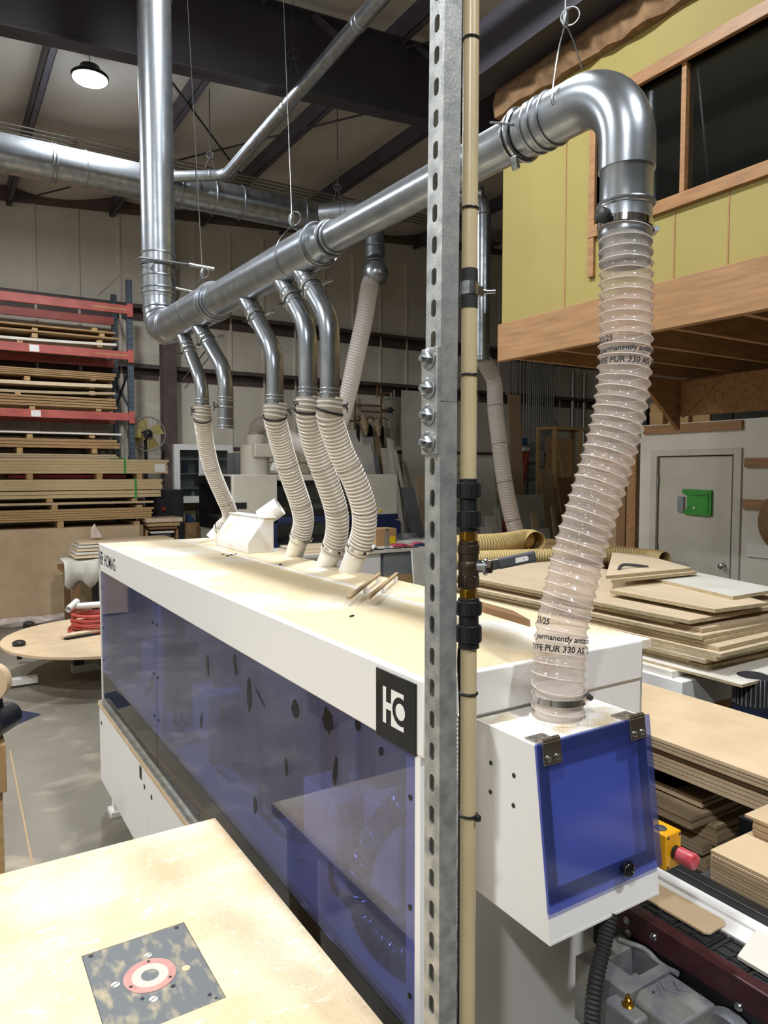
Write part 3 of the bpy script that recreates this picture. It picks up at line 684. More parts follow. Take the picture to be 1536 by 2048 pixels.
HC = V((1.032, 1.000, hz1))
MB().lathe(HC, (0, 0, 1), [(0, .0465), (.060, .0465), (.060, .0440), (0, .0440)], 40, caps=False).build('outlet_collar', 'white_plastic', hs)
MB().torus(HC+V((0, 0, .001)), (0, 0, 1), .054, .004, 36, 6).build('sealant_bead', 'box_dust', hs)
# machine body below the extraction housing: feed end panels
E_(MB().box(1.20, 1.235, Y0-.06, Y0+.02, 1.02, 1.30), 'pressure_post', 'white_paint', bevel=.004)
# emergency stop box
ec = V((1.245, .905, 1.112))
es = E_(MB().box(ec.x-.030, ec.x+.018, ec.y-.022, ec.y+.040, ec.z-.036, ec.z+.036), 'control_box', 'estop_yellow', bevel=.003); es['label'] = 'yellow emergency stop box with a red mushroom button'
MB().lathe((ec.x-.012, ec.y+.006, ec.z+.036), (0, 0, 1), [(0, .013), (.0015, .013), (.0015, .009), (.0003, .009), (.0003, .001)], 20).build('gland', 'cable_grey', es)
bd = V((.45, -.88, -.08)).normalized(); bp_ = V((ec.x-.002, ec.y-.022, ec.z-.004)); bd = V((0, -1, 0))
MB().lathe(bp_, bd, [(0, .014), (.008, .014), (.008, .011), (.012, .011)], 20).build('button_collar', 'black_plastic', es)
MB().lathe(bp_+bd*.010, bd, [(0, .0155), (.022, .0155), (.030, .0165), (.036, .015), (.039, .009), (.040, .001)], 24).build('stop_button', 'estop_red', es)
for dx in (-.024, .012):
    for dz in (-.030, .030): MB().lathe((ec.x+dx, ec.y-.022, ec.z+dz), (0, -1, 0), [(0, .003), (.001, .003), (.0012, .001)], 8).build('screw', 'dark_steel', es)
# feed track in front of the housing
tz = .935
E_(MB().box(1.238, 1.268, -.35, Y0+.4, tz-.055, tz), 'track_beam', 'track_red', bevel=.003)
E_(MB().box(1.241, 1.266, -.35, Y0+.2, tz-.13, tz-.0555), 'track_beam_lower', 'black_plastic', smooth=False)
E_(MB().box(1.268, 1.40, -.35, Y0+.4, tz-.06, tz-.022), 'track_bed', 'dark_steel', smooth=False)
for i in range(16):
    y = -.33+i*.083
    pd = E_(MB().box(1.275, 1.348, y, y+.078, tz-.022, tz-.008), 'chain_pad', 'black_rubber', smooth=False)
    if y > .45:
        for (a, b, c, d) in ((.004, .070, .004, .008), (.004, .070, .036, .040), (.004, .070, .068, .072), (.008, .012, .006, .07), (.034, .038, .006, .07), (.060, .064, .006, .07)):
            MB().box(1.275+a, 1.275+b, y+c, y+d, tz-.008, tz-.005).build('pad_rib', 'black_rubber', pd, smooth=False)
for p in ((1255, 1840), (1258, 1866), (1308, 1873), (1478, 2013)):
    c = Px(*p, 1.238)
    E_(MB().lathe((1.238, c.y, c.z), (-1, 0, 0), [(0, .0085), (.003, .0085), (.006, .006), (.007, .001)], 16), 'bolt', 'zinc')
E_(MB().box(1.352, 1.41, -.4, Y0+.4, tz-.02, tz-.006), 'guide_table', 'white_paint', smooth=False)
E_(MB().box(1.40, 1.43, -.4, Y0+.4, tz-.09, tz+.002), 'guide_rail', 'white_paint', bevel=.002)
E_(MB().box(1.43, 1.462, -.4, Y0+.4, tz-.12, tz+.02), 'roller_rail', 'black_plastic', bevel=.003)
for i in range(18):
    y = -.25+i*.075
    E_(MB().lathe((1.467, y, tz-.052), (1, 0, 0), [(0, .012), (0, .024), (.022, .024), (.022, .012)], 20, caps=False), 'support_roller', 'black_rubber')
E_(MB().box(1.467, 1.489, -.4, Y0+.4, tz-.12, tz-.085), 'roller_bar', 'black_plastic', smooth=False)
for y in (-.3, .6):
    E_(MB().box(1.25, 1.29, y-.03, y+.03, 0, tz-.16), 'track_leg', 'white_paint', smooth=False)
E_(MB().box(1.20, 1.237, .2, .66, .30, tz-.17), 'drive_cover', 'white_paint', bevel=.004)
# strip samples lying on the guide
def sheetobj(poly, z0, z1, mat, name, label, cat, group=None, bev=.001):
    return tag(MB().prism([(x, y, z0) for x, y in poly], (0, 0, z1-z0)).build(name, mat, bevel=bev, smooth=bool(bev)), label, cat, group)
A = [Pz(*p, tz+.0) for p in ((1300, 1790), (1375, 1752), (1446, 1836), (1407, 1857))]
sheetobj([(1.300, 1.02), (1.372, 1.02), (1.375, .858), (1.368, .848), (1.312, .846), (1.303, .855)], tz-.004, tz+.002, 'mdf', 'sample_strip', 'small rounded fibreboard strip lying on the feed chain', 'strip')
sheetobj([(1.290, .775), (1.395, .80), (1.397, .10), (1.290, .10)], tz-.004, tz+.004, 'ply_white', 'sample_strip', 'white laminate strip lying flat on the feed track', 'strip')
# gear motor under the track
mz_ = .872
mo = E_(MB().prism([(1.104, .772, .74), (1.232, .772, .74), (1.2345, .772, mz_-.035), (1.220, .772, mz_), (1.124, .772, mz_+.003), (1.108, .772, mz_-.010)], (0, .100, 0)), 'gear_motor', 'motor_grey', bevel=.006, seg=3)
mo['label'] = 'grey cast gear motor with an open terminal box'
tb3 = MB()
for q in ((1.096, 1.144, .874, 1.005), (1.2225, 1.233, .874, 1.005), (1.144, 1.2225, .874, .898), (1.144, 1.2225, .962, 1.005)): tb3.box(*q, .74, mz_+.001)
tb3.build('terminal_box', 'motor_grey', mo, smooth=False)
MB().box(1.144, 1.2225, .898, .962, .80, .805).build('terminal_floor', 'navy_motor', mo, smooth=False)
MB().box(1.16, 1.215, .915, .925, .805, .835).box(1.16, 1.215, .94, .95, .805, .828).build('terminal_strip', 'aluminium', mo, bevel=.002)
MB().ringtube(spline([(1.21, .99, mz_+.004), (1.228, .94, mz_+.006), (1.229, .90, mz_-.004), (1.228, .86, mz_+.002)], 6), .006, n=10).build('clamp_arm', 'motor_grey', mo)
MB().lathe((1.232, .745, .805), (1, 0, 0), [(-.024, .060), (.0, .064), (.005, .062)], 40).build('motor_flange', 'motor_grey', mo)
MB().lathe((1.215, .80, mz_-.012), V((.7, -.3, .6)), [(0, .010), (.010, .010), (.012, .007), (.008, .005), (.008, .001)], 18).build('bolt', 'zinc', mo)
MB().box(1.040, 1.103, .76, .905, .68, .785).build('motor_body', 'motor_grey', mo, bevel=.010)
MB().box(1.066, 1.1035, .83, .905, .785, mz_-.012).build('motor_ledge', 'motor_grey', mo, bevel=.006)
MB().lathe((1.090, .868, mz_-.014), (0, 0, 1), [(0, .0115), (.003, .0115), (.005, .0085), (.010, .0085), (.010, .0065), (.014, .0065), (.016, .004), (.022, .004), (.023, .001)], 18).build('grease_nipple', 'brass', mo)
for (x, y, z) in ((1.072, .80, .785), (1.060, .845, .785)):
    MB().lathe((x, y, z), (0, 0, 1), [(0, .009), (.003, .009), (.0045, .006), (.002, .004), (.002, .001)], 18).build('bolt', 'zinc', mo)
for (x, y, dx, dy) in ((1.135, .850, .020, .004), (1.140, .860, .008, -.03), (1.150, .835, .018, .025), (1.168, .845, .014, -.022), (1.168, .845, .012, .02), (1.190, .830, .014, .02), (1.190, .830, .016, -.014)):
    MB().bar((x, y, mz_+.002), (x+dx, y+dy, mz_+.002), .004, .003).build('embossed_mark', 'motor_grey', mo, smooth=False)
MB().box(1.0945, 1.104, .80, .802, .74, mz_-.02).build('cover_seam', 'ink', mo, smooth=False)
# black corrugated conduit
cp = spline([Pd(1222, 1825, 1.35), Pd(1208, 1890, 1.33), Pd(1192, 1960, 1.30), Pd(1184, 2040, 1.28), Pd(1182, 2140, 1.27), Pd(1185, 2300, 1.26)])
hm, _ = hose_mesh(cp, .0125, .0075, .0025, n=14, per=4, twist=0, sharp=1.)
E_(hm, 'corrugated_conduit', 'black_rubber')

# things on top of the machine
db = thing('dust_hood', (1.37, 3.45, HZ), 'small white sheet metal dust hood standing on the machine top', 'dust hood')
yA, yB, xA, xB = 3.27, 3.74, 1.275, 1.41
MB().prism([(xA, yA, HZ), (xA, yB, HZ), (xA, yB, HZ+.06), (xA+.10, yB-.02, HZ+.16), (xA+.10, yA, HZ+.16), (xA, yA, HZ+.06)], (0, 0, 0)) if False else None
MB().prism([(xA, yA, HZ), (xB, yA, HZ), (xB, yA, HZ+.17), (xA+.085, yA, HZ+.165), (xA, yA, HZ+.05)], (0, yB-yA, 0)).build('hood_shell', 'white_dusty', db, bevel=.003)
MB().box(xA+.08, xB+.01, yA-.01, yB+.01, HZ+.166, HZ+.174).build('hood_lid', 'white_dusty', db, bevel=.003)
MB().lathe((xB-.03, yA+.08, HZ+.16), V((.55, -.35, .45)), [(0, .048), (.11, .048), (.11, .043), (0, .043)], 28, caps=False).build('spout', 'white_plastic', db)
for y in (3.40, 3.43): MB().lathe((xA+.055, y, HZ+.118), V((-.78, 0, .62)), [(0, .006), (.002, .006), (.003, .001)], 8).build('screw', 'dark_steel', db)
# wood strips lying on the top
for i, (p, q) in enumerate((((697, 1212), (759, 1161)), ((736, 1212), (794, 1160)))):
    A, B = Pz(*p, HZ), Pz(*q, HZ)
    o = tag(MB().bar(A+V((0, 0, .024)), B+V((0, 0, .024)), .013, .008).build('wood_strip', 'mdf_edge', bevel=.001), 'thin grey-brown wood strip resting slantwise on the machine top', 'strip', 'wood strips on the machine top')
    m_ = A.lerp(B, .45); MB().box(m_.x-.008, m_.x+.008, m_.y-.008, m_.y+.008, HZ, HZ+.021).build('clip', 'white_plastic', o, smooth=False)
    m_ = A.lerp(B, .9); MB().box(m_.x-.008, m_.x+.008, m_.y-.008, m_.y+.008, HZ, HZ+.021).build('clip', 'white_plastic', o, smooth=False)
# tiny screws left on top
for i, p in enumerate(((443, 1110), (452, 1113), (460, 1111), (468, 1110), (558, 1131), (700, 1235))):
    c = Pz(*p, HZ); tag(MB().cyl(c+V((0, 0, .003)), c+V((.016, .008, .003)), .0025, n=8).build('loose_screw', 'dark_steel'), 'tiny loose screw lying in the sawdust on the machine top', 'screw', 'loose screws on the machine top')
# dark edged board lying on the machine top near the valve
A, B = Pz(968, 1218, HZ), Pz(1078, 1250, HZ)
u_ = (B-A).normalized(); n_ = V((-u_.y, u_.x, 0))
A = Pz(968, 1226, HZ); B = Pz(1060, 1254, HZ)
o = MB().quadbox([A, B, B+V((.05, .12, 0)), A+V((.05, .14, 0)), A+V((0, 0, .018)), B+V((0, 0, .018)), B+V((.05, .12, .018)), A+V((.05, .14, .018))]).build('offcut_board', 'leather_brown', smooth=False)
MB().quadbox([A+V((0, -.002, .002)), B+V((0, -.002, .002)), B+V((0, -.0005, .002)), A+V((0, -.0005, .002)), A+V((0, -.002, .012)), B+V((0, -.002, .012)), B+V((0, -.0005, .012)), A+V((0, -.0005, .012))]).build('edge_band', 'pine', o, smooth=False)
tag(o, 'dark brown veneered offcut lying on the machine top', 'board')

# ================================================================ ROUTER TABLE
rz = .85
ca, cb, cc_, cd_ = Pz(430, 1636, rz), Pz(161, 1907, rz), Pz(368, 1844, rz), Pz(455, 1994, rz)
RTX, RTY = ca.x, ca.y
rt = thing('router_table', (RTX-.6, RTY-.55, 0), 'sawdust-covered particleboard router table beside the machine', 'table')
px0, px1, py0, py1 = cb.x, cc_.x, cd_.y, cc_.y
MB().box(px0, px1, py0, py1, 0, 0)
tb = MB().box(RTX-1.2, RTX, py1, RTY, rz-.03, rz).box(RTX-1.2, RTX, RTY-1.03, py0, rz-.03, rz).box(RTX-1.2, px0, py0, py1, rz-.03, rz).box(px1, RTX, py0, py1, rz-.03, rz).build('table_top', 'table_dust', rt, smooth=False)
for x in (RTX-1.13, RTX-.07):
    for y in (RTY-.96, RTY-.07): MB().box(x-.035, x+.035, y-.035, y+.035, 0, rz-.03).build('leg', 'pine', rt, smooth=False)
MB().box(RTX-1.15, RTX-.05, RTY-.09, RTY-.05, rz-.13, rz-.03).box(RTX-1.15, RTX-.05, RTY-.99, RTY-.95, rz-.13, rz-.03).build('apron', 'pine', rt, smooth=False)
ip = MB().box(px0+.001, px1-.001, py0+.001, py1-.001, rz-.008, rz-.0005).build('insert_plate', 'router_plate', rt, bevel=.0008); ip['label'] = 'scuffed grey metal router insert plate'
rc = Pz(300, 1950, rz)
def annulus(c, r0, r1, z0, z1, n=48):
    return MB().lathe((c.x, c.y, z0), (0, 0, 1), [(0, r0), (0, r1), (z1-z0, r1), (z1-z0, r0), (0, r0)], n, caps=False)
pr_ = (px1-px0)*.235
annulus(rc, pr_*.70, pr_, rz-.004, rz+.0004).build('outer_ring', 'ring_red', ip)
annulus(rc, pr_*.34, pr_*.70, rz-.004, rz+.0002).build('inner_ring', 'ring_white', ip)
MB().lathe((rc.x, rc.y, rz-.06), (0, 0, 1), [(0, pr_*.33), (.0598, pr_*.34)], 32, caps=False).build('bore', 'dark_steel', ip)
MB().lathe((rc.x, rc.y, rz-.06), (0, 0, 1), [(0, pr_*.34), (.001, pr_*.34)], 32).build('bore_floor', 'dark_steel', ip)
for a in (80, 200, 320):
    MB().lathe((rc.x+pr_*.85*math.cos(math.radians(a)), rc.y+pr_*.85*math.sin(math.radians(a)), rz), (0, 0, 1), [(0, .0035), (.0008, .0035)], 12).build('ring_hole', 'ink', ip)
for (px, py, r, m) in ((297, 1910, .0075, 'aluminium'), (231, 1969, .0085, 'aluminium'), (307, 1998, .0085, 'aluminium'), (372, 1936, .0085, 'mdf'), (182, 1912, .005, 'ink'), (419, 1989, .004, 'ink'), (432, 1996, .003, 'ink'), (353, 1855, .005, 'ink'), (346, 1972, .005, 'ink'), (285, 1997, .004, 'ink')):
    c = Pz(px, py, rz)
    MB().lathe((c.x, c.y, rz-.001), (0, 0, 1), [(0, r), (.0012, r), (.0014, r*.8)], 16).build('plate_screw', m, ip)
    if m == 'aluminium': MB().bar((c.x-r*.8, c.y-r*.4, rz+.0004), (c.x+r*.8, c.y+r*.4, rz+.0004), .0015, .0006).build('screw_slot', 'ink', ip, smooth=False)

# ================================================================ STRUT POST, AIR LINE
DP = 1.14
PA, PS, PT = Pd(878, 2048, DP), Pd(880, 802, DP), Pd(890, 0, DP)
dlow = (PS-PA)/(PS.z-PA.z); dup = (PT-PS)/(PT.z-PS.z)
Z_S = PS.z; base = PS+dlow*(0-Z_S); topp = PS+dup*(3.6-Z_S); base.z = 0
post = thing('strut_post', base, 'tall slotted galvanised strut post spliced with a bolted plate', 'post')
SW, SD, th = .041, .034, .0028      # slotted face along +Y, plain face along +X
def strut(za, zb, d, ref, name):
    """C channel with real slots on its -X face"""
    def at(dx, dy, z): p = ref+d*(z-ref.z); return V((p.x+dx, p.y+dy, z))
    mb = MB()
    def sl(x0, x1, y0, y1, a, b):
        mb.quadbox([at(x0, y0, a), at(x1, y0, a), at(x1, y1, a), at(x0, y1, a), at(x0, y0, b), at(x1, y0, b), at(x1, y1, b), at(x0, y1, b)])
    sl(0, SD, 0, th, za, zb); sl(0, SD, SW-th, SW, za, zb)
    sl(SD-th, SD, th, .009, za, zb); sl(SD-th, SD, SW-.009, SW-th, za, zb)
    # slotted web: two edge strips + bridges with rounded slot ends
    y0, y1, pitch, slen, sw = .0, SW, .0508, .0285, .0135
    c0 = (y0+y1)/2
    k0 = math.floor(za/pitch); z = k0*pitch
    cuts = []
    while z < zb:
        if z-slen/2 > za+.002 and z+slen/2 < zb-.002: cuts.append(z)
        z += pitch
    sl(0, th, th, c0-sw/2, za, zb); sl(0, th, c0+sw/2, SW-th, za, zb)
    prev = za
    for z in cuts:
        sl(0, th, c0-sw/2, c0+sw/2, prev, z-slen/2)
        for sgn in (-1, 1):      # rounded ends: corner fillers
            zc = z+sgn*(slen/2-sw/2)
            for sy in (-1, 1):
                pts = [(c0+sy*sw/2, z+sgn*slen/2), (c0+sy*sw/2, zc)]+[(c0+sy*sw/2*math.cos(t), zc+sgn*sw/2*math.sin(t)) for t in (math.pi/8, math.pi/4, 3*math.pi/8)]+[(c0, z+sgn*slen/2)]
                mb.prism([at(0, y, zz) for y, zz in pts], (th, 0, 0))
        prev = z+slen/2
    sl(0, th, c0-sw/2, c0+sw/2, prev, zb)
    return mb.build(name, 'galv_strut', post, smooth=False)
strut(.006, Z_S-.0008, dlow, PS, 'lower_strut'); strut(Z_S+.0008, 3.6, dup, PS, 'upper_strut')
MB().box(base.x-.06, base.x+.09, base.y-.05, base.y+.09, 0, .006).build('base_plate', 'galv_strut', post, smooth=False)
pc = PS+V((-.0045, SW/2, 0))
spl = MB().box(pc.x-.003, pc.x+.0045, pc.y-.0225, pc.y+.0205, Pd(860, 908, DP).z, Pd(860, 694, DP).z).build('splice_plate', 'galv_strut', post, bevel=.0008)
for py in (716, 775, 829, 884):
    c = V((pc.x-.003, pc.y-.001, Pd(858, py, DP).z))
    b = MB().lathe(c, (-1, 0, 0), [(0, .0175), (.0022, .0175), (.0026, .0165)], 28).build('washer', 'zinc', spl)
    MB().lathe(c+V((-.0026, 0, 0)), (-1, 0, 0), [(0, .0108), (.008, .0108), (.0095, .0095)], 6).build('hex_nut', 'zinc', spl)
    MB().lathe(c+V((-.011, 0, 0)), (-1, 0, 0), [(0, .0052), (.006, .0052), (.007, .004), (.0068, .001)], 12).build('bolt_end', 'zinc', spl)
# beige air pipe
def pipe_pt(px, py): return Pd(px, py, 1.165)
al = thing('air_line', pipe_pt(934, 1700)*1, 'beige plastic air pipe with black fittings and a bronze ball valve', 'pipe')
up_d = (pipe_pt(942, 0)-pipe_pt(936, 960)); dn_d = (pipe_pt(934, 2048)-pipe_pt(937, 1300))
pr0 = .0130
MB().cyl(pipe_pt(936.5, 975), pipe_pt(936.5, 975)+up_d*1.15, pr0, n=24).build('upper_pipe', 'beige_pipe', al)
MB().cyl(pipe_pt(937.5, 1290), pipe_pt(937.5, 1290)+dn_d*2.0, pr0, n=24).build('lower_pipe', 'beige_pipe', al)
def on_line(py): return pipe_pt(941.5+(936.3-941.5)*py/960., py) if py < 980 else pipe_pt(937.5-3.0*(py-1290)/760., py)
for py in (80, 418, 750, 1386):
    c = on_line(py); MB().torus(c, (0, 0, 1), pr0+.0008, .0022, 28, 8).build('cable_tie', 'black_plastic', al)
c = on_line(1628); t_ = MB().torus(c, (0, 0, 1), pr0+.0012, .0022, 28, 8).build('cable_tie', 'black_plastic', al)
MB().box(c.x+.002, c.x+.010, c.y-.021, c.y-.013, c.z-.006, c.z+.003).build('tie_head', 'black_plastic', t_, bevel=.001)
for a, b in ((540, 566), (592, 618)):
    MB().cyl(on_line(a), on_line(b), pr0+.0012, n=24).build('rubber_sleeve', 'black_rubber', al)
clp = MB().cyl(on_line(566), on_line(592), pr0+.0022, n=24).build('pipe_clamp', 'zinc', al)
c = on_line(580)
MB().box(c.x+.010, c.x+.026, c.y-.006, c.y+.006, c.z-.008, c.z+.008).build('clamp_ear', 'zinc', clp, bevel=.001)
MB().lathe(c+V((.026, 0, 0)), V((1, -.25, .12)), [(0, .006), (.006, .006), (.006, .0035), (.024, .0035), (.025, .002)], 12).build('clamp_bolt', 'zinc', clp)
def seg(py0, py1, rpx, mat, name, parent=None, n=24):
    a, b = on_line2(py0), on_line2(py1); r = rpx*1.165/FPX/2
    return MB().cyl(a, b, r, n=n).build(name, mat, parent or al, bevel=.001 if n > 8 else .0015)
def on_line2(py): return pipe_pt(936.5+1.0*(py-970)/320., py)
for nm, q in (('upper', ((958, 972, 38), (966, 998, 47), (998, 1024, 37), (1022, 1056, 47), (1054, 1064, 38))), ('lower', ((1196, 1206, 43), (1202, 1230, 50), (1230, 1252, 40), (1250, 1284, 49), (1284, 1296, 42)))):
    par = None
    for k, (a, b, w_) in enumerate(q):
        o = seg(a, b, w_, 'black_plastic', 'push_fitting' if k == 0 else 'collar', par); par = par or o
    for (a, b, w_) in (q[1], q[3]):
        for j in range(10):
            t = 2*math.pi*j/10; r = w_*1.165/FPX/2; A_, B_ = on_line2(a+3), on_line2(b-3); e = V((math.cos(t)*r, math.sin(t)*r, 0))
            MB().bar(A_+e, B_+e, .004, .002, up=e).build('grip_rib', 'black_plastic', par, smooth=False)
for a, b in ((1062, 1082), (1178, 1197)): seg(a, b, 37, 'brass', 'hex_nipple', None, 6)
vb = seg(1082, 1090, 40, 'bronze', 'ball_valve')
seg(1090, 1108, 44, 'bronze', 'valve_neck', vb); seg(1108, 1152, 41, 'bronze', 'valve_barrel', vb); seg(1150, 1176, 44, 'bronze', 'valve_hex', vb, 6)
MB().sphere(on_line2(1132), .0185, 16, 10).build('valve_ball_body', 'bronze', vb)
sc = on_line2(1132); hd = V((.62, -.78, .0)).normalized(); sc2 = sc+hd*.024
MB().lathe(sc, hd, [(.012, .010), (.026, .010), (.026, .014), (.030, .014), (.030, .008), (.034, .008)], 18).build('stem', 'zinc', vb)
MB().lathe(sc+hd*.031, hd, [(0, .011), (.007, .011), (.008, .009)], 6).build('stem_nut', 'bronze', vb)
L0 = sc+hd*.028; L1 = Pd(1003, 1126, 1.16); L2 = Pd(1072, 1112, 1.155)
lv = MB().bar(L0-V((0, 0, .0)), L1, .004, .017, up=(0, 0, 1)).build('lever', 'zinc', vb, bevel=.001)
sl2 = MB().bar(L1.lerp(L0, .25), L2, .008, .0185, up=(0, 0, 1)).build('lever_sleeve', 'cable_grey', vb, bevel=.004, seg=3)
dL = (L2-L1).normalized(); nL = dL.cross(V((0, 0, 1))).normalized(); nL = nL if nL.y < 0 else -nL; uL = nL.cross(dL); uL = uL if uL.z > 0 else -uL
cL = L1.lerp(L2, .12)+nL*.0044
MB().quadbox([cL-uL*.004, cL+dL*.030-uL*.004, cL+dL*.030+uL*.004, cL+uL*.004]+[q+nL*.0005 for q in (cL-uL*.004, cL+dL*.030-uL*.004, cL+dL*.030+uL*.004, cL+uL*.004)]).build('lever_label', 'label_white', sl2, smooth=False)
MB().lathe(L1.lerp(L2, .70)+nL*.0043, nL, [(0, .0042), (.0006, .0042)], 16).build('lever_mark', 'label_white', sl2)
# black cable and armoured conduit behind the pipe
cb_ = spline([Pd(921, 1270, 1.19), Pd(918, 1330, 1.19), Pd(922, 1420, 1.19), Pd(922, 1520, 1.185), Pd(921, 1700, 1.185), Pd(919, 2048, 1.185), Pd(917, 2500, 1.185)])
tag(MB().ringtube(cb_, .0035, n=10).build('black_cable', 'black_rubber'), 'thin black cable hanging behind the beige pipe', 'cable')
ac = [Pd(919, 1430, 1.205), Pd(918, 1700, 1.205), Pd(916, 2100, 1.205), Pd(915, 2600, 1.205)]
hm, _ = hose_mesh(spline(ac), .0045, .0075, .0022, n=10, per=4, twist=0, sharp=1.2)
tag(hm.build('armoured_conduit', 'zinc'), 'beaded metal conduit running down beside the strut post', 'conduit')
# ================================================================ DUST EXTRACTION DUCTS
HX = 1.2
def hdr(y): return V((HX, y, 2.662+(y-1.27)*.021))
du = thing('dust_duct', (HX, 2.8, 2.45), 'galvanised extraction duct with five branches hung above the white machine', 'duct')
def D_(mb, name, mat, parent=None, **k): return mb.build(name, mat, parent or du, **k)
def pipe_run(path, r, name, mat, parent=None, beads=(), n=32):
    o = D_(MB().ringtube(path, r, n), name, mat, parent)
    return o
def beads_at(c, d, r, parent, mat, k=(0,), w=.006):
    for t in k: MB().torus(V(c)+V(d).normalized()*t, d, r, w, 36, 8).build('bead', mat, parent)
hd_ = (hdr(4)-hdr(2)).normalized()
# header in three stepped sections
ya, yb, yc, yd = 1.255, 2.27, 3.44, 4.27
s1 = pipe_run([hdr(ya), hdr(yb+.02)], .0505, 'header_section', 'galv')
s2 = D_(MB().ringtube([hdr(yb-.03), hdr(yb+.035), hdr(yb+.075), hdr(yb+.08), hdr(yc-.09), hdr(yc-.02), hdr(yc+.01)], [.0535, .0545, .068, .0775, .0775, .0775, .081], 40), 'header_section', 'galv_dark')
s3 = D_(MB().ringtube([hdr(yc), hdr(yc+.06), hdr(yc+.07), hdr(yd)], [.083, .0935, .0945, .0945], 40), 'header_section', 'galv_dark')
for (y, r, p) in ((yb-.03, .054, s2), (yb+.005, .056, s2), (yb+.08, .077, s2), (yc-.03, .0785, s2), (yc+.005, .083, s3), (yc+.065, .094, s3), (yd-.06, .095, s3), (yd-.025, .095, s3)):
    beads_at(hdr(y), hd_, r, p, 'galv', w=.005)
# pipe clamp with latch between the first two sections
def clamp(c, d, R, parent, lug, mat='galv'):
    o = MB().torus(c, d, R+.003, .006, 36, 8).build('clamp_ring', mat, parent)
    c = V(c); lug = V(lug).normalized(); d = V(d).normalized(); s_ = d.cross(lug)
    MB().obox(c+lug*(R+.012), lug*.011, s_*.005, d*.012).build('clamp_lug', 'zinc', o, bevel=.002) if False else None
    m_ = MB().ringtube([c+lug*(R+.006), c+lug*(R+.016)+s_*.01, c+lug*(R+.022)+s_*.025, c+lug*(R+.020)+s_*.04], [.006, .007, .008, .003], 8); v_ = m_.build('clamp_lever', 'zinc', None, origin=ORG[o]) if False else m_.build('clamp_lever', 'zinc', parent)
    MB().cyl(c+lug*(R+.006)-s_*.012, c+lug*(R+.006)+s_*.012, .003, n=8).build('clamp_bolt', 'zinc', parent)
    return o
clamp(hdr(yb-.005), hd_, .057, s2, (.3, 0, 1))
clamp(hdr(yc+.03), hd_, .088, s3, (.2, 0, 1))
# far elbow (segmented) and riser
RY = 4.50; ez = hdr(RY).z
elbow = fillet([hdr(yd-.01), hdr(RY), V((HX, RY, 3.02))], .16, 4)
el = D_(MB().ringtube(elbow, .0965, 36), 'elbow', 'galv_dark')
for a, b in ((elbow[1], elbow[2]), (elbow[2], elbow[3]), (elbow[3], elbow[4]), (elbow[4], elbow[5])):
    m_ = (a+b)/2; MB().torus(m_, b-a, .097, .0045, 36, 8).build('seam_ring', 'galv', el)
rs = D_(MB().ringtube([V((HX, RY, 2.93)), V((HX, RY, 5.75))], .0985, 40), 'riser', 'galv')
for z in (2.955, 2.985, 3.055, 3.19): MB().torus((HX, RY, z), (0, 0, 1), .099, .0055, 36, 8).build('bead', 'galv', rs)
for z in (4.70, 4.735): MB().torus((HX, RY, z), (0, 0, 1), .1005, .007, 36, 8).build('bead', 'galv', rs)
# support bracket round the riser
bz = 3.125
br = D_(MB().torus((HX, RY, bz), (0, 0, 1), .105, .006, 36, 6), 'riser_bracket', 'zinc')
MB().bar((HX-.14, RY-.11, bz), (HX+.16, RY-.12, bz), .03, .006).build('bracket_bar', 'zinc', br, smooth=False)
MB().cyl((HX+.15, RY-.12, bz), (HX+.30, RY-.14, bz-.01), .012, n=10).build('bracket_arm', 'galv_strut', br)
MB().cyl((HX+.12, RY+.08, bz-.10), (HX+.24, RY+.08, bz-.11), .008, n=8).build('bracket_bolt', 'galv_strut', br)
MB().cyl((HX-.14, RY-.11, bz), Pd(195, 592, 5.3), .004, n=6).build('brace_wire', 'zinc', br)
# near elbow above the extraction housing
DY = .998
e2 = fillet([hdr(ya+.03), hdr(DY), V((HX, DY, 2.475))], .135, 14)
el2 = D_(MB().ringtube(e2, .0555, 40), 'elbow', 'galv')
for y, r in ((ya-.055, .0565), (ya-.025, .057), (ya+.0, .056)): beads_at(hdr(y), hd_, r, el2, 'galv', w=.004)
dv = D_(MB().lathe((HX, DY, 2.50), (0, 0, -1), [(0, .0525), (.005, .0535), (.022, .0535), (.026, .0515), (.088, .0515), (.09, .0545), (.098, .0545), (.100, .0515), (.145, .0515), (.149, .0530), (.156, .0515), (.21, .050)], 44, caps=False), 'drop_collar', 'galv')
MB().torus((HX, DY, 2.408), V((0, 0, 1)), .0545, .0035, 40, 8).build('bead', 'galv', dv)
q = D_(MB().lathe(V((HX, DY, 2.375))+V((-.0515, .0, 0)), V((-1, -.1, 0)), [(-.004, .006), (.004, .006), (.004, .010), (.010, .015), (.022, .015), (.024, .011)], 16), 'damper_knob', 'black_plastic')
# clamp with lug at the elbow start
cl = MB().torus(hdr(ya+.045), hd_, .0565, .0065, 40, 8).build('clamp_ring', 'zinc', el2)
MB().torus(hdr(ya+.065), hd_, .054, .003, 40, 8).build('clamp_wire', 'zinc', el2)
MB().bar(hdr(ya+.045)+V((-.03, 0, -.054)), hdr(ya+.045)+V((-.02, 0, -.085)), .022, .010, up=(1, 0, 0)).build('clamp_lug', 'zinc', el2, bevel=.004)
MB().cyl(hdr(ya+.02)+V((-.063, -.01, -.005)), hdr(ya+.09)+V((-.062, 0, .03)), .0028, n=8).build('clamp_latch', 'zinc', el2)
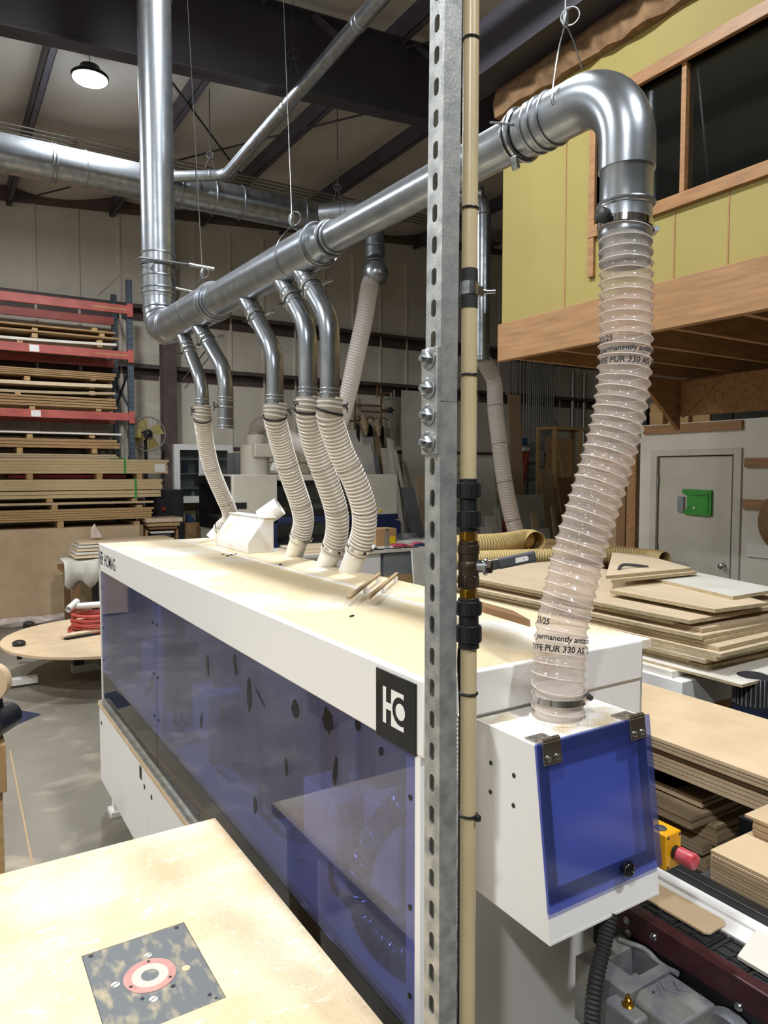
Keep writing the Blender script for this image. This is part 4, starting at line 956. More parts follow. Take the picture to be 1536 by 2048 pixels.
# five branches
BR = [((3.982, 2.599), (3.697, 2.33), 2.165, .034), ((3.679, 2.59), (3.345, 2.35), 2.098, .036), ((3.022, 2.603), (2.759, 2.36), 2.10, .0355), ((2.652, 2.608), (2.453, 2.41), 2.10, .0355), ((2.493, 2.62), (2.277, 2.41), 2.08, .0355)]
for i, (a, c, ze, r) in enumerate(BR):
    A = V((HX, *a)); Cc = V((HX, *c)); d = (Cc-A).normalized(); S = A-d*.06; Ls = (Cc-A).length
    to = D_(MB().ringtube([S, A, A+d*.05, A+d*.055, A+d*.095], [r+.004, r+.003, r+.002, r+.001, r+.001], 28), 'branch_takeoff', 'galv_dark')
    beads_at(A+d*.06, d, r+.0015, to, 'galv_dark', w=.0035)
    cp_ = A+d*.100
    MB().torus(cp_, d, r+.004, .0055, 30, 8).build('clamp_ring', 'zinc', to)
    sd = V((.9, -.45, .1)).normalized(); sd = (sd-d*sd.dot(d)).normalized()
    MB().ringtube([cp_+sd*(r+.004), cp_+sd*(r+.02)+V((0, 0, .006)), cp_+sd*(r+.036)+V((0, 0, .012)), cp_+sd*(r+.05)+V((0, 0, .008))], [.004, .006, .0085, .003], 8).build('clamp_lever', 'zinc', to)
    MB().lathe(cp_-sd*(r+.004)-V((0, 0, .004)), -sd, [(0, .007), (.01, .007), (.01, .003), (.022, .003)], 8).build('clamp_bolt', 'dark_steel', to)
    path = fillet([A+d*.085, Cc, V((HX, c[0], ze+.015 if i != 1 else ze-.02))], .17, 10)
    bp2 = D_(MB().ringtube(path, r, 28), 'branch_pipe', 'galv_dark')
    beads_at(A+d*.135, d, r+.001, bp2, 'galv_dark', w=.0035)
    for z, w_ in ((ze+.085, .003), (ze+.07, .0025), (ze+.02, .0045)) if i != 1 else ((ze+.13, .003), (ze+.115, .0025), (ze+.085, .0045), (ze+.03, .003), (ze-.005, .003), (ze-.018, .0025)):
        MB().torus((HX, c[0], z), (0, 0, 1), r+.0005, w_, 30, 8).build('bead', 'galv_dark', bp2)
    zc = ze+.02 if i != 1 else ze+.085
    sx = 1 if i in (2, 4) else -1
    for k in range(4):
        t = random.uniform(0, 6); MB().ringtube(spline([(HX+sx*(r+.003), c[0]-.01, zc), (HX+sx*(r+.018), c[0]-.012, zc+.012*math.sin(t)), (HX+sx*(r+.030), c[0]-.01, zc+.02*math.cos(t)), (HX+sx*(r+.024), c[0]-.02, zc+.016*math.sin(t+2))], 5), .0018, n=6).build('twisted_wire', 'black_plastic', bp2)

# ---------------------------------------------------------------- hoses
def hose_band(pts, frac, R, h, name, mat, parent, screw=False):
    k = int(frac*(len(pts)-2)); t = (pts[k+1]-pts[k]).normalized()
    o = MB().ringtube([pts[k]-t*h/2, pts[k]+t*h/2], R, 36, caps=False).build(name, mat, parent)
    if screw:
        u_ = t.cross(FW).normalized()*(-1)
        MB().lathe(pts[k]-u_*(R+.004), t.cross(u_), [(-.012, .006), (.010, .006), (.012, .004)], 10).build('clamp_screw', 'zinc', o)
    return o
def hose_text(body, pts, s, size, R, parent, th0=0., bold=.0, shear=0.):
    vs_, fs = text_mesh(body, size, shear, bold)
    L = [0.]
    for a, b in zip(pts, pts[1:]): L.append(L[-1]+(b-a).length)
    wmid = max(p.x for p in vs_)/2; mb = MB()
    def at(sq):
        sq = max(0, min(L[-1]-1e-5, sq)); k = 0
        while L[k+1] < sq: k += 1
        return pts[k].lerp(pts[k+1], (sq-L[k])/(L[k+1]-L[k])), k
    _, k0 = at(s); t = (pts[min(k0+3, len(pts)-1)]-pts[max(k0-3, 0)]).normalized()
    c0, _ = at(s); e = (EYE-c0); e = (e-t*e.dot(t)).normalized(); w_ = t.cross(e); w_ = w_ if w_.dot(RT) > 0 else -w_
    for p in vs_:
        a = (p.x-wmid)/R+th0; c, _ = at(s-p.y)
        mb.v.append(c+(e*math.cos(a)+w_*math.sin(a))*R)
    mb.f = fs; return mb.build('print', 'ink', parent, smooth=False, fix=False)
def coil(path, R, pitch, r, mat, parent, seg=22, n=5):
    pts2, _ = resample([V(p) for p in path], pitch/seg); wire = []
    t0 = (pts2[1]-pts2[0]).normalized(); u, v = frame_of(t0)
    for i, p in enumerate(pts2):
        t = (pts2[min(i+1, len(pts2)-1)]-pts2[max(i-1, 0)]).normalized(); qd = t0.rotation_difference(t); u = qd @ u; v = qd @ v; t0 = t
        a = -2*math.pi*i/seg; wire.append(p+(u*math.cos(a)+v*math.sin(a))*R)
    return MB().ringtube(wire, r, n=n).build('spiral_rib', mat, parent)
pm('rib_plastic', 'e4ded6', 'd9d1c7', scale=5, rough=.28)
coil(ipath, .0405, .0115, .0022, 'zinc', inner_h, seg=18)
# the big clear hose over the extraction housing
cen = [(1250, 470), (1251, 520), (1252, 600), (1251, 680), (1247, 760), (1235, 840), (1217, 910), (1193, 990), (1165, 1080), (1142, 1170), (1123, 1260), (1114, 1330), (1113, 1390)]
pth = [V((HX, DY, 2.372))]+[Pd(x, y, 1.452-.032*(y-450)/980) for x, y in cen[:-2]]+[HC+V((0, 0, .085)), HC+V((0, 0, .045)), HC+V((0, 0, .004))]
bh = thing('clear_hose', HC, 'large clear ribbed hose from the duct elbow down to the extraction housing', 'hose')
hm, hp = hose_mesh(spline(pth, 12), .0475, .0215, .0058, n=56, per=10, twist=1., sharp=1.7)
hm.build('hose_body', 'clear_hose', bh)
# reinforcing wire inside the helix
pts2, L2_ = resample(spline(pth, 12), .0215/28); wire = []
t0 = (pts2[1]-pts2[0]).normalized(); u, v = frame_of(t0)
for i, p in enumerate(pts2):
    t = (pts2[min(i+1, len(pts2)-1)]-pts2[max(i-1, 0)]).normalized(); qd = t0.rotation_difference(t); u = qd @ u; v = qd @ v; t0 = t
    a = -2*math.pi*i/28; wire.append(p+(u*math.cos(a)+v*math.sin(a))*.0527)
pm('coil_wire', 'e6d8cd', rough=.3, metal=.0)
MB().ringtube(wire, .0009, n=5).build('spiral_wire', 'coil_wire', bh)
hose_band(hp, .012, .0555, .014, 'hose_clamp', 'chrome', bh, True); hose_band(hp, .965, .0548, .013, 'hose_clamp', 'chrome', bh, True)
Ls = sum((b-a).length for a, b in zip(hp, hp[1:]))
def s_at(py):
    best = min(range(len(hp)), key=lambda i: abs((1024-FPX*((hp[i]-EYE).dot(UP))/((hp[i]-EYE).dot(FW)))-py)); return sum((b-a).length for a, b in zip(hp[:best], hp[1:best+1]))
for (y1_, y2_, y3_) in ((692, 714, 736), (1252, 1280, 1303)):
    hose_text('03/25', hp, s_at(y1_), .0165, .0542, bh, th0=-.80, bold=.0004)
    hose_text('permanently antistatic', hp, s_at(y2_), .0150, .0542, bh, th0=.25, bold=.0004, shear=.15)
    hose_text('TYPE PUR 330 AS 100', hp, s_at(y3_), .0165, .0542, bh, th0=.10, bold=.0004, shear=.1)
# four smaller hoses to the machine top
HS = [('dusty', [(404, 808), (405, 835), (408, 865), (415, 905), (426, 945), (445, 990), (458, 1020), (459, 1040), (446, 1053), (438, 1062)], 3.75, 4.36, .043, 0, 'grey ribbed hose bending behind the small dust hood', 'white'),
      ('dusty', [(549, 775), (552, 830), (563, 890), (581, 950), (600, 1005), (607, 1038), (604, 1062), (598, 1080)], 2.95, 3.37, .046, 2, 'grey ribbed hose next to the dust hood', 'white'),
      ('dusty', [(615, 765), (619, 830), (632, 900), (655, 965), (671, 1015), (675, 1050), (671, 1080), (663, 1104)], 2.70, 3.01, .046, 3, 'grey ribbed hose, the middle of three close together', 'white'),
      ('dusty', [(657, 760), (661, 830), (681, 900), (709, 960), (727, 1015), (728, 1058), (721, 1084), (713, 1106)], 2.55, 2.84, .046, 4, 'grey ribbed hose, the closest of three to the strut post', 'white')]
FOOT = {0: (424, 1077), 2: (588, 1112), 3: (651, 1133), 4: (698, 1144)}
for (kind, px, d0, d1, R, bi, lab, _) in HS:
    ya_, yb_ = px[0][1], FOOT[bi][1]
    pts = [Pd(x, y, d0+(d1-d0)*((y-ya_)/(yb_-ya_))**1.3) for x, y in px]
    a, c, ze, r = BR[bi]; pts = [V((HX, c[0], ze+.05)), V((HX, c[0], ze+.01)), V((HX, c[0], ze-.03)).lerp(pts[1], .35)]+pts[2:]
    root = thing('ribbed_hose', V((pts[-1].x, pts[-1].y, HZ)), lab, 'hose', 'ribbed hoses to the machine top')
    hm, hp = hose_mesh(spline(pts, 10), R-.001, .5, .0, n=32, per=100)
    hm.build('hose_body', 'dusty_hose', root); coil(hp, R-.001, .0150, .0036, 'rib_plastic', root, n=6)
    k = len(hp)-1; dr_ = (hp[k]-hp[k-8]).normalized(); dr_ = (dr_+V((0, 0, -.15))).normalized()
    ex = hp[k]; ft_ = Pz(*FOOT[bi], HZ-.004); dr_ = (ft_-ex).normalized()
    MB().cyl(ex-dr_*.04, ft_+dr_*.006, R-.004, n=30).build('outlet_stub', 'white_plastic', root)
    hose_band(hp, .965, R+.0035, .011, 'hose_clamp', 'chrome', root, True); hose_band(hp, .075, R+.003, .009, 'hose_clamp', 'black_plastic', root)
    for fr in (.42, .70):
        kk = int(fr*len(hp)); t = (hp[kk+1]-hp[kk-1]).normalized(); u, v = frame_of(t); e = (EYE-hp[kk]); e = (e-t*e.dot(t)).normalized(); w_ = t.cross(e)
        for j in range(9):
            aa = -1.25+j*.28; arc = [hp[kk]+(e*math.cos(x)+w_*math.sin(x))*(R+.0026) for x in (aa, aa+.07, aa+.14+.06*random.random())]
            MB().ringtube(arc, .0011, n=5).build('print', 'ink', root)

# ---------------------------------------------------------------- overhead main duct, side branches
md = thing('main_duct', (1.8, 8.0, 4.85), 'large galvanised main duct running along under the roof', 'duct')
mc = lambda x: V((x, 8.0, 4.95))
m1 = MB().ringtube([mc(-3.8), mc(2.55)], .183, 40).build('duct_section', 'galv', md); m2 = MB().ringtube([mc(2.5), mc(3.95)], .176, 40).build('duct_section', 'galv', md)
m3 = MB().ringtube([mc(3.9), mc(4.3), mc(4.45)], [.176, .175, .13], 40).build('duct_section', 'galv', md)
for px, p in ((110, m1), (103, m1), (170, m1), (345, m1), (357, m1), (425, m1), (480, m2), (602, m2)):
    MB().torus(mc(Py(px, 340, 8).x), (1, 0, 0), .184, .007, 40, 8).build('bead', 'galv', p)
bA = V((4.05, 7.85, 4.95)); tee = Pz(752, 430, 4.95); drop = Pz(966, 388, 4.95); drop2 = V((drop.x, drop.y, 3.12))
w1 = MB().ringtube([bA, bA.lerp(drop, .12), drop], [.13, .12, .088], 32).build('side_branch', 'galv', md)
for t_ in (.14, .17): MB().torus(bA.lerp(drop, t_), drop-bA, .118, .006, 32, 8).build('bead', 'galv', w1)
dpath = fillet([bA.lerp(drop, .9), drop, V((drop.x, drop.y, 4.0))], .20, 6)
w2 = MB().ringtube(dpath+[drop2], .088, 28).build('drop_pipe', 'galv_dark', md)
for p, q in zip(dpath[1:6], dpath[2:7]): MB().torus((p+q)/2, q-p, .0885, .005, 28, 6).build('seam_ring', 'galv', w2)
for z in (4.72, 3.16, 3.13): MB().torus((drop.x, drop.y, z), (0, 0, 1), .09, .006, 28, 6).build('bead', 'galv', w2)
# tee with ball joint and milky hose
td = Pd(745, 470, 8.6); tj = Pd(751, 548, 8.5)
tb_ = MB().ringtube(fillet([tee+V((0, .1, .0)), Pd(748, 445, 8.7), Pd(751, 520, 8.55)], .25, 6), .115, 28).build('drop_pipe', 'galv_dark', md)
MB().sphere(tj, .155, 20, 12).build('ball_joint', 'galv_dark', md)
for k in (492, 508, 522): MB().torus(Pd(751, k, 8.57), (0, 0, 1), .117, .006, 28, 6).build('bead', 'galv', tb_)
mh = thing('milky_hose', Pd(690, 900, 7.6), 'bright milky ribbed hose slanting down from the ball joint', 'hose')
mp = [Pd(748, 552, 8.5), Pd(739, 575, 8.5), Pd(728, 640, 8.6), Pd(713, 710, 8.7), Pd(698, 780, 8.8), Pd(680, 840, 8.9), Pd(655, 880, 9.0), Pd(620, 893, 9.2), Pd(585, 880, 9.4), Pd(560, 862, 9.6), Pd(535, 848, 9.8), Pd(516, 855, 9.95), Pd(513, 880, 10.0)]
hm, hp = hose_mesh(spline(mp, 10), .105, .034, .008, n=28, per=5, twist=1.)
hm.build('hose_body', 'milky_hose', mh)
hose_band(hp, .985, .118, .02, 'hose_clamp', 'black_plastic', mh)
# long clear hose below the drop pipe
lh = thing('clear_drop_hose', Pd(1035, 1065, 8.0), 'long clear ribbed hose hanging below the drop pipe by the yellow office', 'hose')
lp_ = [drop2+V((0, 0, .04))]+[Pd(x, y, 8.3-.3*(y-730)/330) for x, y in ((987, 760), (991, 820), (998, 880), (1007, 950), (1018, 1010), (1032, 1066), (1036, 1082))]
hm, hp = hose_mesh(spline(lp_, 10), .088, .03, .007, n=26, per=5, twist=1.); hm.build('hose_body', 'hazy_hose', lh)
for fr in (.3, .5, .7, .9): hose_band(hp, fr, .096, .006, 'print', 'cable_grey', lh)
# slender overhead pipe joining the main duct
tp = thing('slim_duct', (2.65, 6, 4.95), 'slim galvanised pipe rising along the roof past the dark rafter', 'duct')
zt = 5.0; p0, p1 = Pz(775, -20, zt), Pz(452, 350, zt); p2 = Pz(378, 366, zt); p0 = p0+(p0-p1)*.9
p2 = V((p1.x-.55, p1.y+.35, 4.98))
tpp = fillet([p0, p1, p2], .18, 5)
tb2 = MB().ringtube(tpp, .056, 24).build('pipe_body', 'galv', tp)
for px, py in ((725, 42), (720, 50), (560, 214), (568, 205), (452, 345), (425, 355), (400, 361)):
    c = Pz(px, py, zt); c = min(resample(tpp, .01)[0], key=lambda q: (q-c).length); MB().torus(c, (p1-p0) if py < 340 else (p2-p1), .057, .006, 24, 6).build('bead', 'galv', tb2)

# ---------------------------------------------------------------- suspension cables
def cable(name_label, pxtop, grip, loops, X, r=.0016, grp='suspension cables', big=False):
    g = Px(*grip, X); t = Px(*pxtop, X); d = (t-g); t2 = g+d*((5.85-g.z)/d.z)
    root = thing('suspension_cable', g, name_label, 'cable', grp)
    MB().cyl(g, t2, r, n=6).build('wire', 'zinc', root)
    s_ = 1.0 if not big else .75
    MB().box(g.x-.008*s_, g.x+.008*s_, g.y-.006*s_, g.y+.006*s_, g.z-.022*s_, g.z+.022*s_).build('cable_lock', 'zinc', root, bevel=.003)
    cc = g+RT*.010+V((0, 0, .006)); MB().torus(cc, FW*.9+RT*.35, .026*s_, .0016, 28, 6).build('wire_loop', 'zinc', root)
    for lp in loops: MB().ringtube(spline([V(p) for p in lp], 8), r*.9, n=6).build('sling', 'zinc', root)
    return root
def sling(y, R, g):
    c = hdr(y); a = [g-V((0, 0, .02)), c+V((-R*.8, 0, R*.75)), c+V((-R-.002, 0, 0)), c+V((-R*.72, 0, -R*.72)), c+V((0, 0, -R-.002))]
    b = [g-V((0, 0, .02)), c+V((R*.8, 0, R*.75)), c+V((R+.002, 0, 0)), c+V((R*.72, 0, -R*.72)), c+V((0, 0, -R-.002))]
    return a, b
g = Px(405, 548, HX); cable('thin steel cable hanging the duct end next to the riser', (375, 0), (405, 548), sling(g.y+.12, .096, g), HX)
g = Px(584, 440, HX); cable('thin steel cable holding the middle of the branched duct', (567, 0), (584, 440), sling(g.y-.02, .079, g), HX)
g = Px(1131, 38, HX-.02)
ca_ = [g-V((0, 0, .01)), Px(1115, 110, HX-.03), Px(1104, 190, HX-.058), Px(1107, 215, HX-.05), Px(1128, 235, HX-.02), Px(1150, 240, HX)]
cb2 = [g-V((0, 0, .01)), Px(1148, 85, HX), Px(1164, 138, HX+.02)]
cable('short steel cable slinging the duct elbow above the clear hose', (1131, -40), (1131, 38), (ca_, cb2), HX-.02, big=True, r=.0018)
g = Pd(586, 108, 6.3); root = thing('suspension_cable', g, 'faint steel cable holding the slim duct at the rafter', 'cable', 'suspension cables')
MB().cyl(g, g+V((0, 0, 6.0-g.z)), .003, n=6).build('wire', 'cable_grey', root); MB().torus(g, FW, .045, .005, 24, 6).build('wire_loop', 'cable_grey', root)
for dx in (-10, 8): MB().cyl(g, Pd(590+dx, 160, 6.3), .003, n=6).build('sling', 'cable_grey', root)
for px, py, D in ((420, 310, 7.8), (675, 375, 7.9)):
    g = Pd(px, py, D); root = thing('suspension_cable', g, 'thin rod hanging the main duct from the roof', 'cable', 'main duct hangers')
    MB().cyl(g, V((g.x, g.y, 6.0)), .005, n=6).build('wire', 'cable_grey', root); MB().torus(g, FW, .035, .006, 20, 6).build('wire_loop', 'cable_grey', root)
    MB().cyl(g, g-V((.06, 0, .16)), .004, n=6).build('sling', 'cable_grey', root); MB().cyl(g, g-V((-.06, 0, .16)), .004, n=6).build('sling', 'cable_grey', root)
# ================================================================ PALLET RACK AND SHEET PILES
RKY, RKB = 10.85, 11.78
ux = Py(262, 760, RKY).x
rk = thing('pallet_rack', (1.0, RKY, 0), 'tall pallet rack with red beams and dark blue perforated uprights', 'rack')
def upright(x, y, zt):
    o = MB().box(x-.04, x+.04, y-.004, y, 0, zt).box(x-.04, x-.036, y, y+.06, 0, zt).box(x+.036, x+.04, y, y+.06, 0, zt).build('upright', 'rack_blue', rk, smooth=False)
    h = MB(); z = .1
    while z < zt-.03:
        for dx in (-.02, .02): h.box(x+dx-.007, x+dx+.007, y-.0045, y-.0035, z, z+.022)
        z += .075
    hb = h.build('slot_holes', 'ink', o, smooth=False); hb['kind'] = 'stuff'
for x in (ux, -.9):
    upright(x, RKY, Py(262, 560, RKY).z); upright(x-.02, RKB, Py(240, 590, RKB).z)
    zz = .3; s_ = 1
    while zz < 4.1:
        MB().bar((x, RKY+.06, zz), (x, RKB, zz+.45*s_), .03, .02).build('brace', 'rack_blue', rk, smooth=False); zz += .62; s_ = -s_
for (y0, y1, yb0, yb1) in ((594, 612, 624, 640), (691, 708, 712, 730), (820, 836, 836, 846)):
    a, b = Py(100, y0, RKY).z, Py(100, y1, RKY).z
    bm1 = MB().box(-.9, ux-.03, RKY-.045, RKY-.004, b, a).build('front_beam', 'rack_red', rk, bevel=.004)
    MB().box(ux-.045, ux+.035, RKY-.05, RKY-.003, b-.04, a+.03).build('beam_clip', 'rack_red', bm1, bevel=.003)
    MB().box(ux-.50, ux-.06, RKY-.047, RKY-.0452, b+.05, a-.05).build('beam_sticker', 'cardboard', bm1, smooth=False) if y0 < 800 else None
    MB().box(-.9, ux-.04, RKB-.04, RKB, b, a).build('rear_beam', 'rack_red', rk, bevel=.004)
    if y0 > 600: MB().box(1.15, 1.27, RKY-.047, RKY-.045, b+.01, a-.015).build('beam_label', 'label_white', bm1, smooth=False)
def sheets(y0, y1, xr, Y, n, mat, name, label, group, xl=-.6, depth=1.0, gap=.15, jit=.03, bow=0., cat='sheet'):
    zt, zb = Py(100, y0, Y).z, Py(100, y1, Y).z; t = (zt-zb)/n
    for k in range(n):
        dx = random.uniform(-jit, jit); dy = random.uniform(0, jit*.6)
        xr_ = Py(xr, 900, Y).x+dx; z0 = zb+k*t; z1 = z0+t*(1-gap)
        mb = MB(); m = 10 if bow else 1
        if bow:
            for j in range(m+1):
                x = xl+(xr_-xl)*j/m; o_ = -bow*math.sin(math.pi*j/m)
                mb.v += [V((x, Y+dy, z0+o_)), V((x, Y+dy+depth, z0+o_)), V((x, Y+dy+depth, z1+o_)), V((x, Y+dy, z1+o_))]
            for j in range(m):
                for q in range(4): mb.f.append((j*4+q, j*4+(q+1) % 4, j*4+4+(q+1) % 4, j*4+4+q))
            mb.f += [(0, 1, 2, 3), (m*4, m*4+1, m*4+2, m*4+3)]
        else: mb.box(xl, xr_, Y+dy, Y+dy+depth, z0, z1)
        tag(mb.build(name, mat, smooth=False), nth(label, k, n), cat, group if n > 1 else None)
def spacer(px, y0, y1, Y, label, grp, depth=.9):
    p = Py(px, y0, Y).z; q = Py(px, y1, Y).z; x = Py(px, (y0+y1)/2, Y).x
    tag(MB().box(x-.035, x+.035, Y+.02, Y+depth, q, p).build('wood_spacer', 'pine', smooth=False), label, 'block', grp)
RS = 'wood spacer block between the sheets on the pallet rack'; RG = 'spacer blocks on the rack'
YR = RKY+.02
sheets(651, 655, 240, YR, 1, 'rack_board', 'board', 'thin brown board, highest one lying on the rack', None, cat='board')
sheets(662, 666, 240, YR, 1, 'rack_board', 'board', 'thin brown board lying over the white sheet on the rack', None, cat='board')
sheets(674, 680, 236, YR, 1, 'ply_white', 'board', 'white sheet with a slight bow lying on the middle red beam', None, bow=.03, cat='board')
sheets(737, 752, 232, YR, 4, 'rack_board', 'board', 'rough-edged board in the stack below the middle red beam', 'boards under the middle red beam', gap=.3, cat='board')
sheets(760, 768, 232, YR, 1, 'ply_face', 'board', 'pale thick board lying alone between two rack stacks', None, bow=.02, cat='board')
sheets(776, 782, 231, YR, 1, 'ply_edge', 'board', 'sagging thin board lying over the lower rack stack', None, bow=.04, cat='board')
sheets(790, 812, 237, YR, 4, 'rack_board', 'board', 'board in the thick stack resting above the lowest red beam', 'boards above the lowest red beam', gap=.25, cat='board')
sheets(863, 867, 240, YR, 1, 'ply_white', 'board', 'thin pale board under the lowest red beam', None, cat='board')
sheets(876, 895, 237, YR, 3, 'rack_board', 'board', 'board in the stack under the lowest red beam', 'boards under the lowest red beam', cat='board')
sheets(907, 915, 237, YR, 2, 'ply_edge', 'board', 'board at the bottom of the visible rack stack', 'bottom rack boards', cat='board')
for px, y0, y1 in ((70, 655, 662), (190, 655, 662), (70, 666, 674), (205, 666, 676), (40, 680, 690), (200, 680, 694), (55, 752, 760), (187, 752, 760), (185, 768, 776), (36, 782, 790), (185, 782, 790), (65, 812, 820), (198, 812, 822), (40, 895, 907), (190, 895, 907), (60, 867, 876), (185, 867, 876)):
    spacer(px, y0, y1, YR, RS, RG)
tag(MB().box(-.6, ux-.06, YR, YR+.9, Py(100, 960, YR).z, Py(100, 916, YR).z).build('board', 'mdf', smooth=False), 'deep brown panel stack low inside the rack', 'board')
# front pile of particleboard on the floor
YP = 9.8; PG = 'spacer blocks in the front sheet pile'
sheets(917, 947, 336, YP, 5, 'particle', 'particleboard', 'pale particleboard sheet in the strapped bundle with a white label', 'strapped particleboard bundle with label', gap=.06, jit=.015)
sheets(959, 981, 322, YP, 4, 'particle', 'particleboard', 'speckled particleboard sheet in the lower strapped bundle', 'lower strapped particleboard bundle', gap=.05, jit=.012)
sheets(982, 997, 322, YP, 2, 'particle', 'particleboard', 'particleboard sheet with a gap under the lower strapped bundle', 'sheets under the lower bundle', gap=.12)
sheets(1005, 1010, 310, YP, 1, 'mdf', 'board', 'thin board alone between the particleboard and the sheets below', None, cat='board')
sheets(1019, 1043, 303, YP, 5, 'pine', 'board', 'board in the lower front stack above the brown pile', 'boards above the brown pile', cat='board')
for px, y0, y1 in ((60, 947, 959), (200, 947, 959), (280, 947, 959), (100, 997, 1005), (270, 997, 1005), (110, 1010, 1019), (280, 1010, 1019), (122, 1043, 1056), (275, 1043, 1056)):
    spacer(px, y0, y1, YP, 'wood spacer block between the sheets of the front pile', PG)
for px, y0, y1 in ((250, 916, 948), (271, 958, 997)):
    x = Py(px, 950, YP).x
    tag(MB().box(x-.012, x+.012, YP-.006, YP+1.0, Py(px, y1, YP).z, Py(px, y0, YP).z+.004).build('strap', 'strap_green', smooth=False), 'green strap around the %s particleboard bundle' % ('labelled' if px == 250 else 'speckled'), 'strap')
x = Py(320, 936, YP).x
tag(MB().box(x-.07, x+.07, YP-.006, YP-.003, Py(320, 944, YP).z, Py(320, 928, YP).z).build('bundle_label', 'label_white', smooth=False), 'white paper label on the particleboard bundle', 'label')
tag(MB().box(.8, 2.2, YP+.2, YP+.8, Py(100, 957, YP).z, Py(100, 950, YP).z).build('folded_tarp', 'pink_item', bevel=.01), 'red tarp folded between the particleboard bundles', 'tarp')
mz = Py(100, 1057, YP).z; mxr = Py(288, 1140, YP).x
pile = thing('brown_panel_pile', (.9, YP+.5, 0), 'waist-high pile of brown fibreboard with a plain face on the floor', 'pile')
MB().box(-.6, mxr-.05, YP, YP+.03, .03, mz).build('face_panel', 'mdf', pile, smooth=False)
MB().box(-.6, mxr, YP+.03, YP+1.0, .10, mz).build('panel_core', 'mdf', pile, smooth=False)
MB().box(mxr-.05, mxr, YP+.0, YP+.03, .03, mz).build('end_strip', 'mdf_edge', pile, smooth=False)
for x in (-.2, .9, 2.0): MB().box(x-.05, x+.05, YP+.05, YP+.95, 0, .10).build('bearer', 'pine', pile, smooth=False)
# drawers / offcut shelves right of the pile
sx0, sx1 = mxr+.03, Py(356, 1040, YP).x
sh = thing('offcut_stand', ((sx0+sx1)/2, YP+.3, 0), 'low wooden stand holding offcuts beside the brown pile', 'stand')
for k in range(4): MB().box(sx0, sx1, YP, YP+.6, .2+.24*k, .22+.24*k).build('shelf', 'pine', sh, smooth=False)
for x in (sx0, sx1-.03): MB().box(x, x+.03, YP, YP+.6, 0, 1.10).build('side_panel', 'cardboard', sh, smooth=False)
for k, (y0, y1, m) in enumerate(((1036, 1044, 'ply_face'), (1046, 1052, 'pine'), (1054, 1058, 'leather_brown'), (1062, 1066, 'ply_white'), (1068, 1074, 'cable_grey'))):
    a, b = Py(320, y0, YP).z, Py(320, y1, YP).z
    tag(MB().box(sx0+.02*k, sx1+.05-.04*k, YP-.05, YP+.4, b, a).build('offcut', m, smooth=False), ['pale ply', 'orange pine', 'dark brown', 'white faced', 'grey'][k]+' offcut lying on the low wooden stand', 'offcut')
# black tool cart with a red knob right of the pile
c0 = Py(310, 1010, 10.5); tc_ = thing('tool_cart', (c0.x, 10.6, 0), 'dark tool cart with an orange knob in front of the brown column', 'cart')
MB().box(c0.x-.05, c0.x+.40, 10.45, 10.80, .1, 1.62).build('cart_body', 'dark_steel', tc_, bevel=.01)
MB().sphere(Py(327, 1018, 10.43), .035, 10, 7).build('knob', 'orange_red', tc_)
for dx in (0, .35): MB().box(c0.x+dx-.02, c0.x+dx+.02, 10.5, 10.55, 0, .1).build('leg', 'dark_steel', tc_, smooth=False)
# fan on stand
fc = Py(296, 868, 11.3); fr_ = 34*((fc-EYE).dot(FW))/FPX
fan = thing('pedestal_fan', (fc.x, 11.35, 0), 'round pedestal fan with yellow blades behind the rack', 'fan')
MB().torus(fc, (0, 1, 0), fr_, .012, 36, 6).build('guard_ring', 'conduit', fan)
for k in range(20):
    a = 2*math.pi*k/20; e = V((math.cos(a), 0, math.sin(a)))
    MB().ringtube([fc+e*.05+V((0, -.08, 0)), fc+e*fr_*.6+V((0, -.075, 0)), fc+e*fr_], .0025, n=4).build('guard_wire', 'conduit', fan)
for k in range(4):
    a = 2*math.pi*k/4+.5; e = V((math.cos(a), 0, math.sin(a))); f_ = V((-math.sin(a), 0, math.cos(a)))
    MB().prism([fc+e*.05-f_*.04, fc+e*fr_*.85-f_*.11, fc+e*fr_*.9+f_*.08+V((0, .05, 0)), fc+e*.05+f_*.05+V((0, .02, 0))], (0, .006, 0)).build('blade', 'fan_yellow', fan, smooth=False)
MB().lathe(fc+V((0, .16, 0)), (0, -1, 0), [(0, .07), (.14, .08), (.2, .05), (.22, .01)], 16).build('motor', 'black_plastic', fan)
MB().cyl((fc.x, 11.45, .03), (fc.x, 11.45, fc.z), .025, n=10).build('pole', 'black_plastic', fan); MB().lathe((fc.x, 11.45, 0), (0, 0, 1), [(0, .3), (.02, .3), (.04, .05)], 24).build('base', 'black_plastic', fan)
MB().box(fc.x-.30, fc.x-.12, 11.2, 11.35, fc.z-.07, fc.z+.08).build('switch_box', 'fan_yellow', fan, bevel=.01)

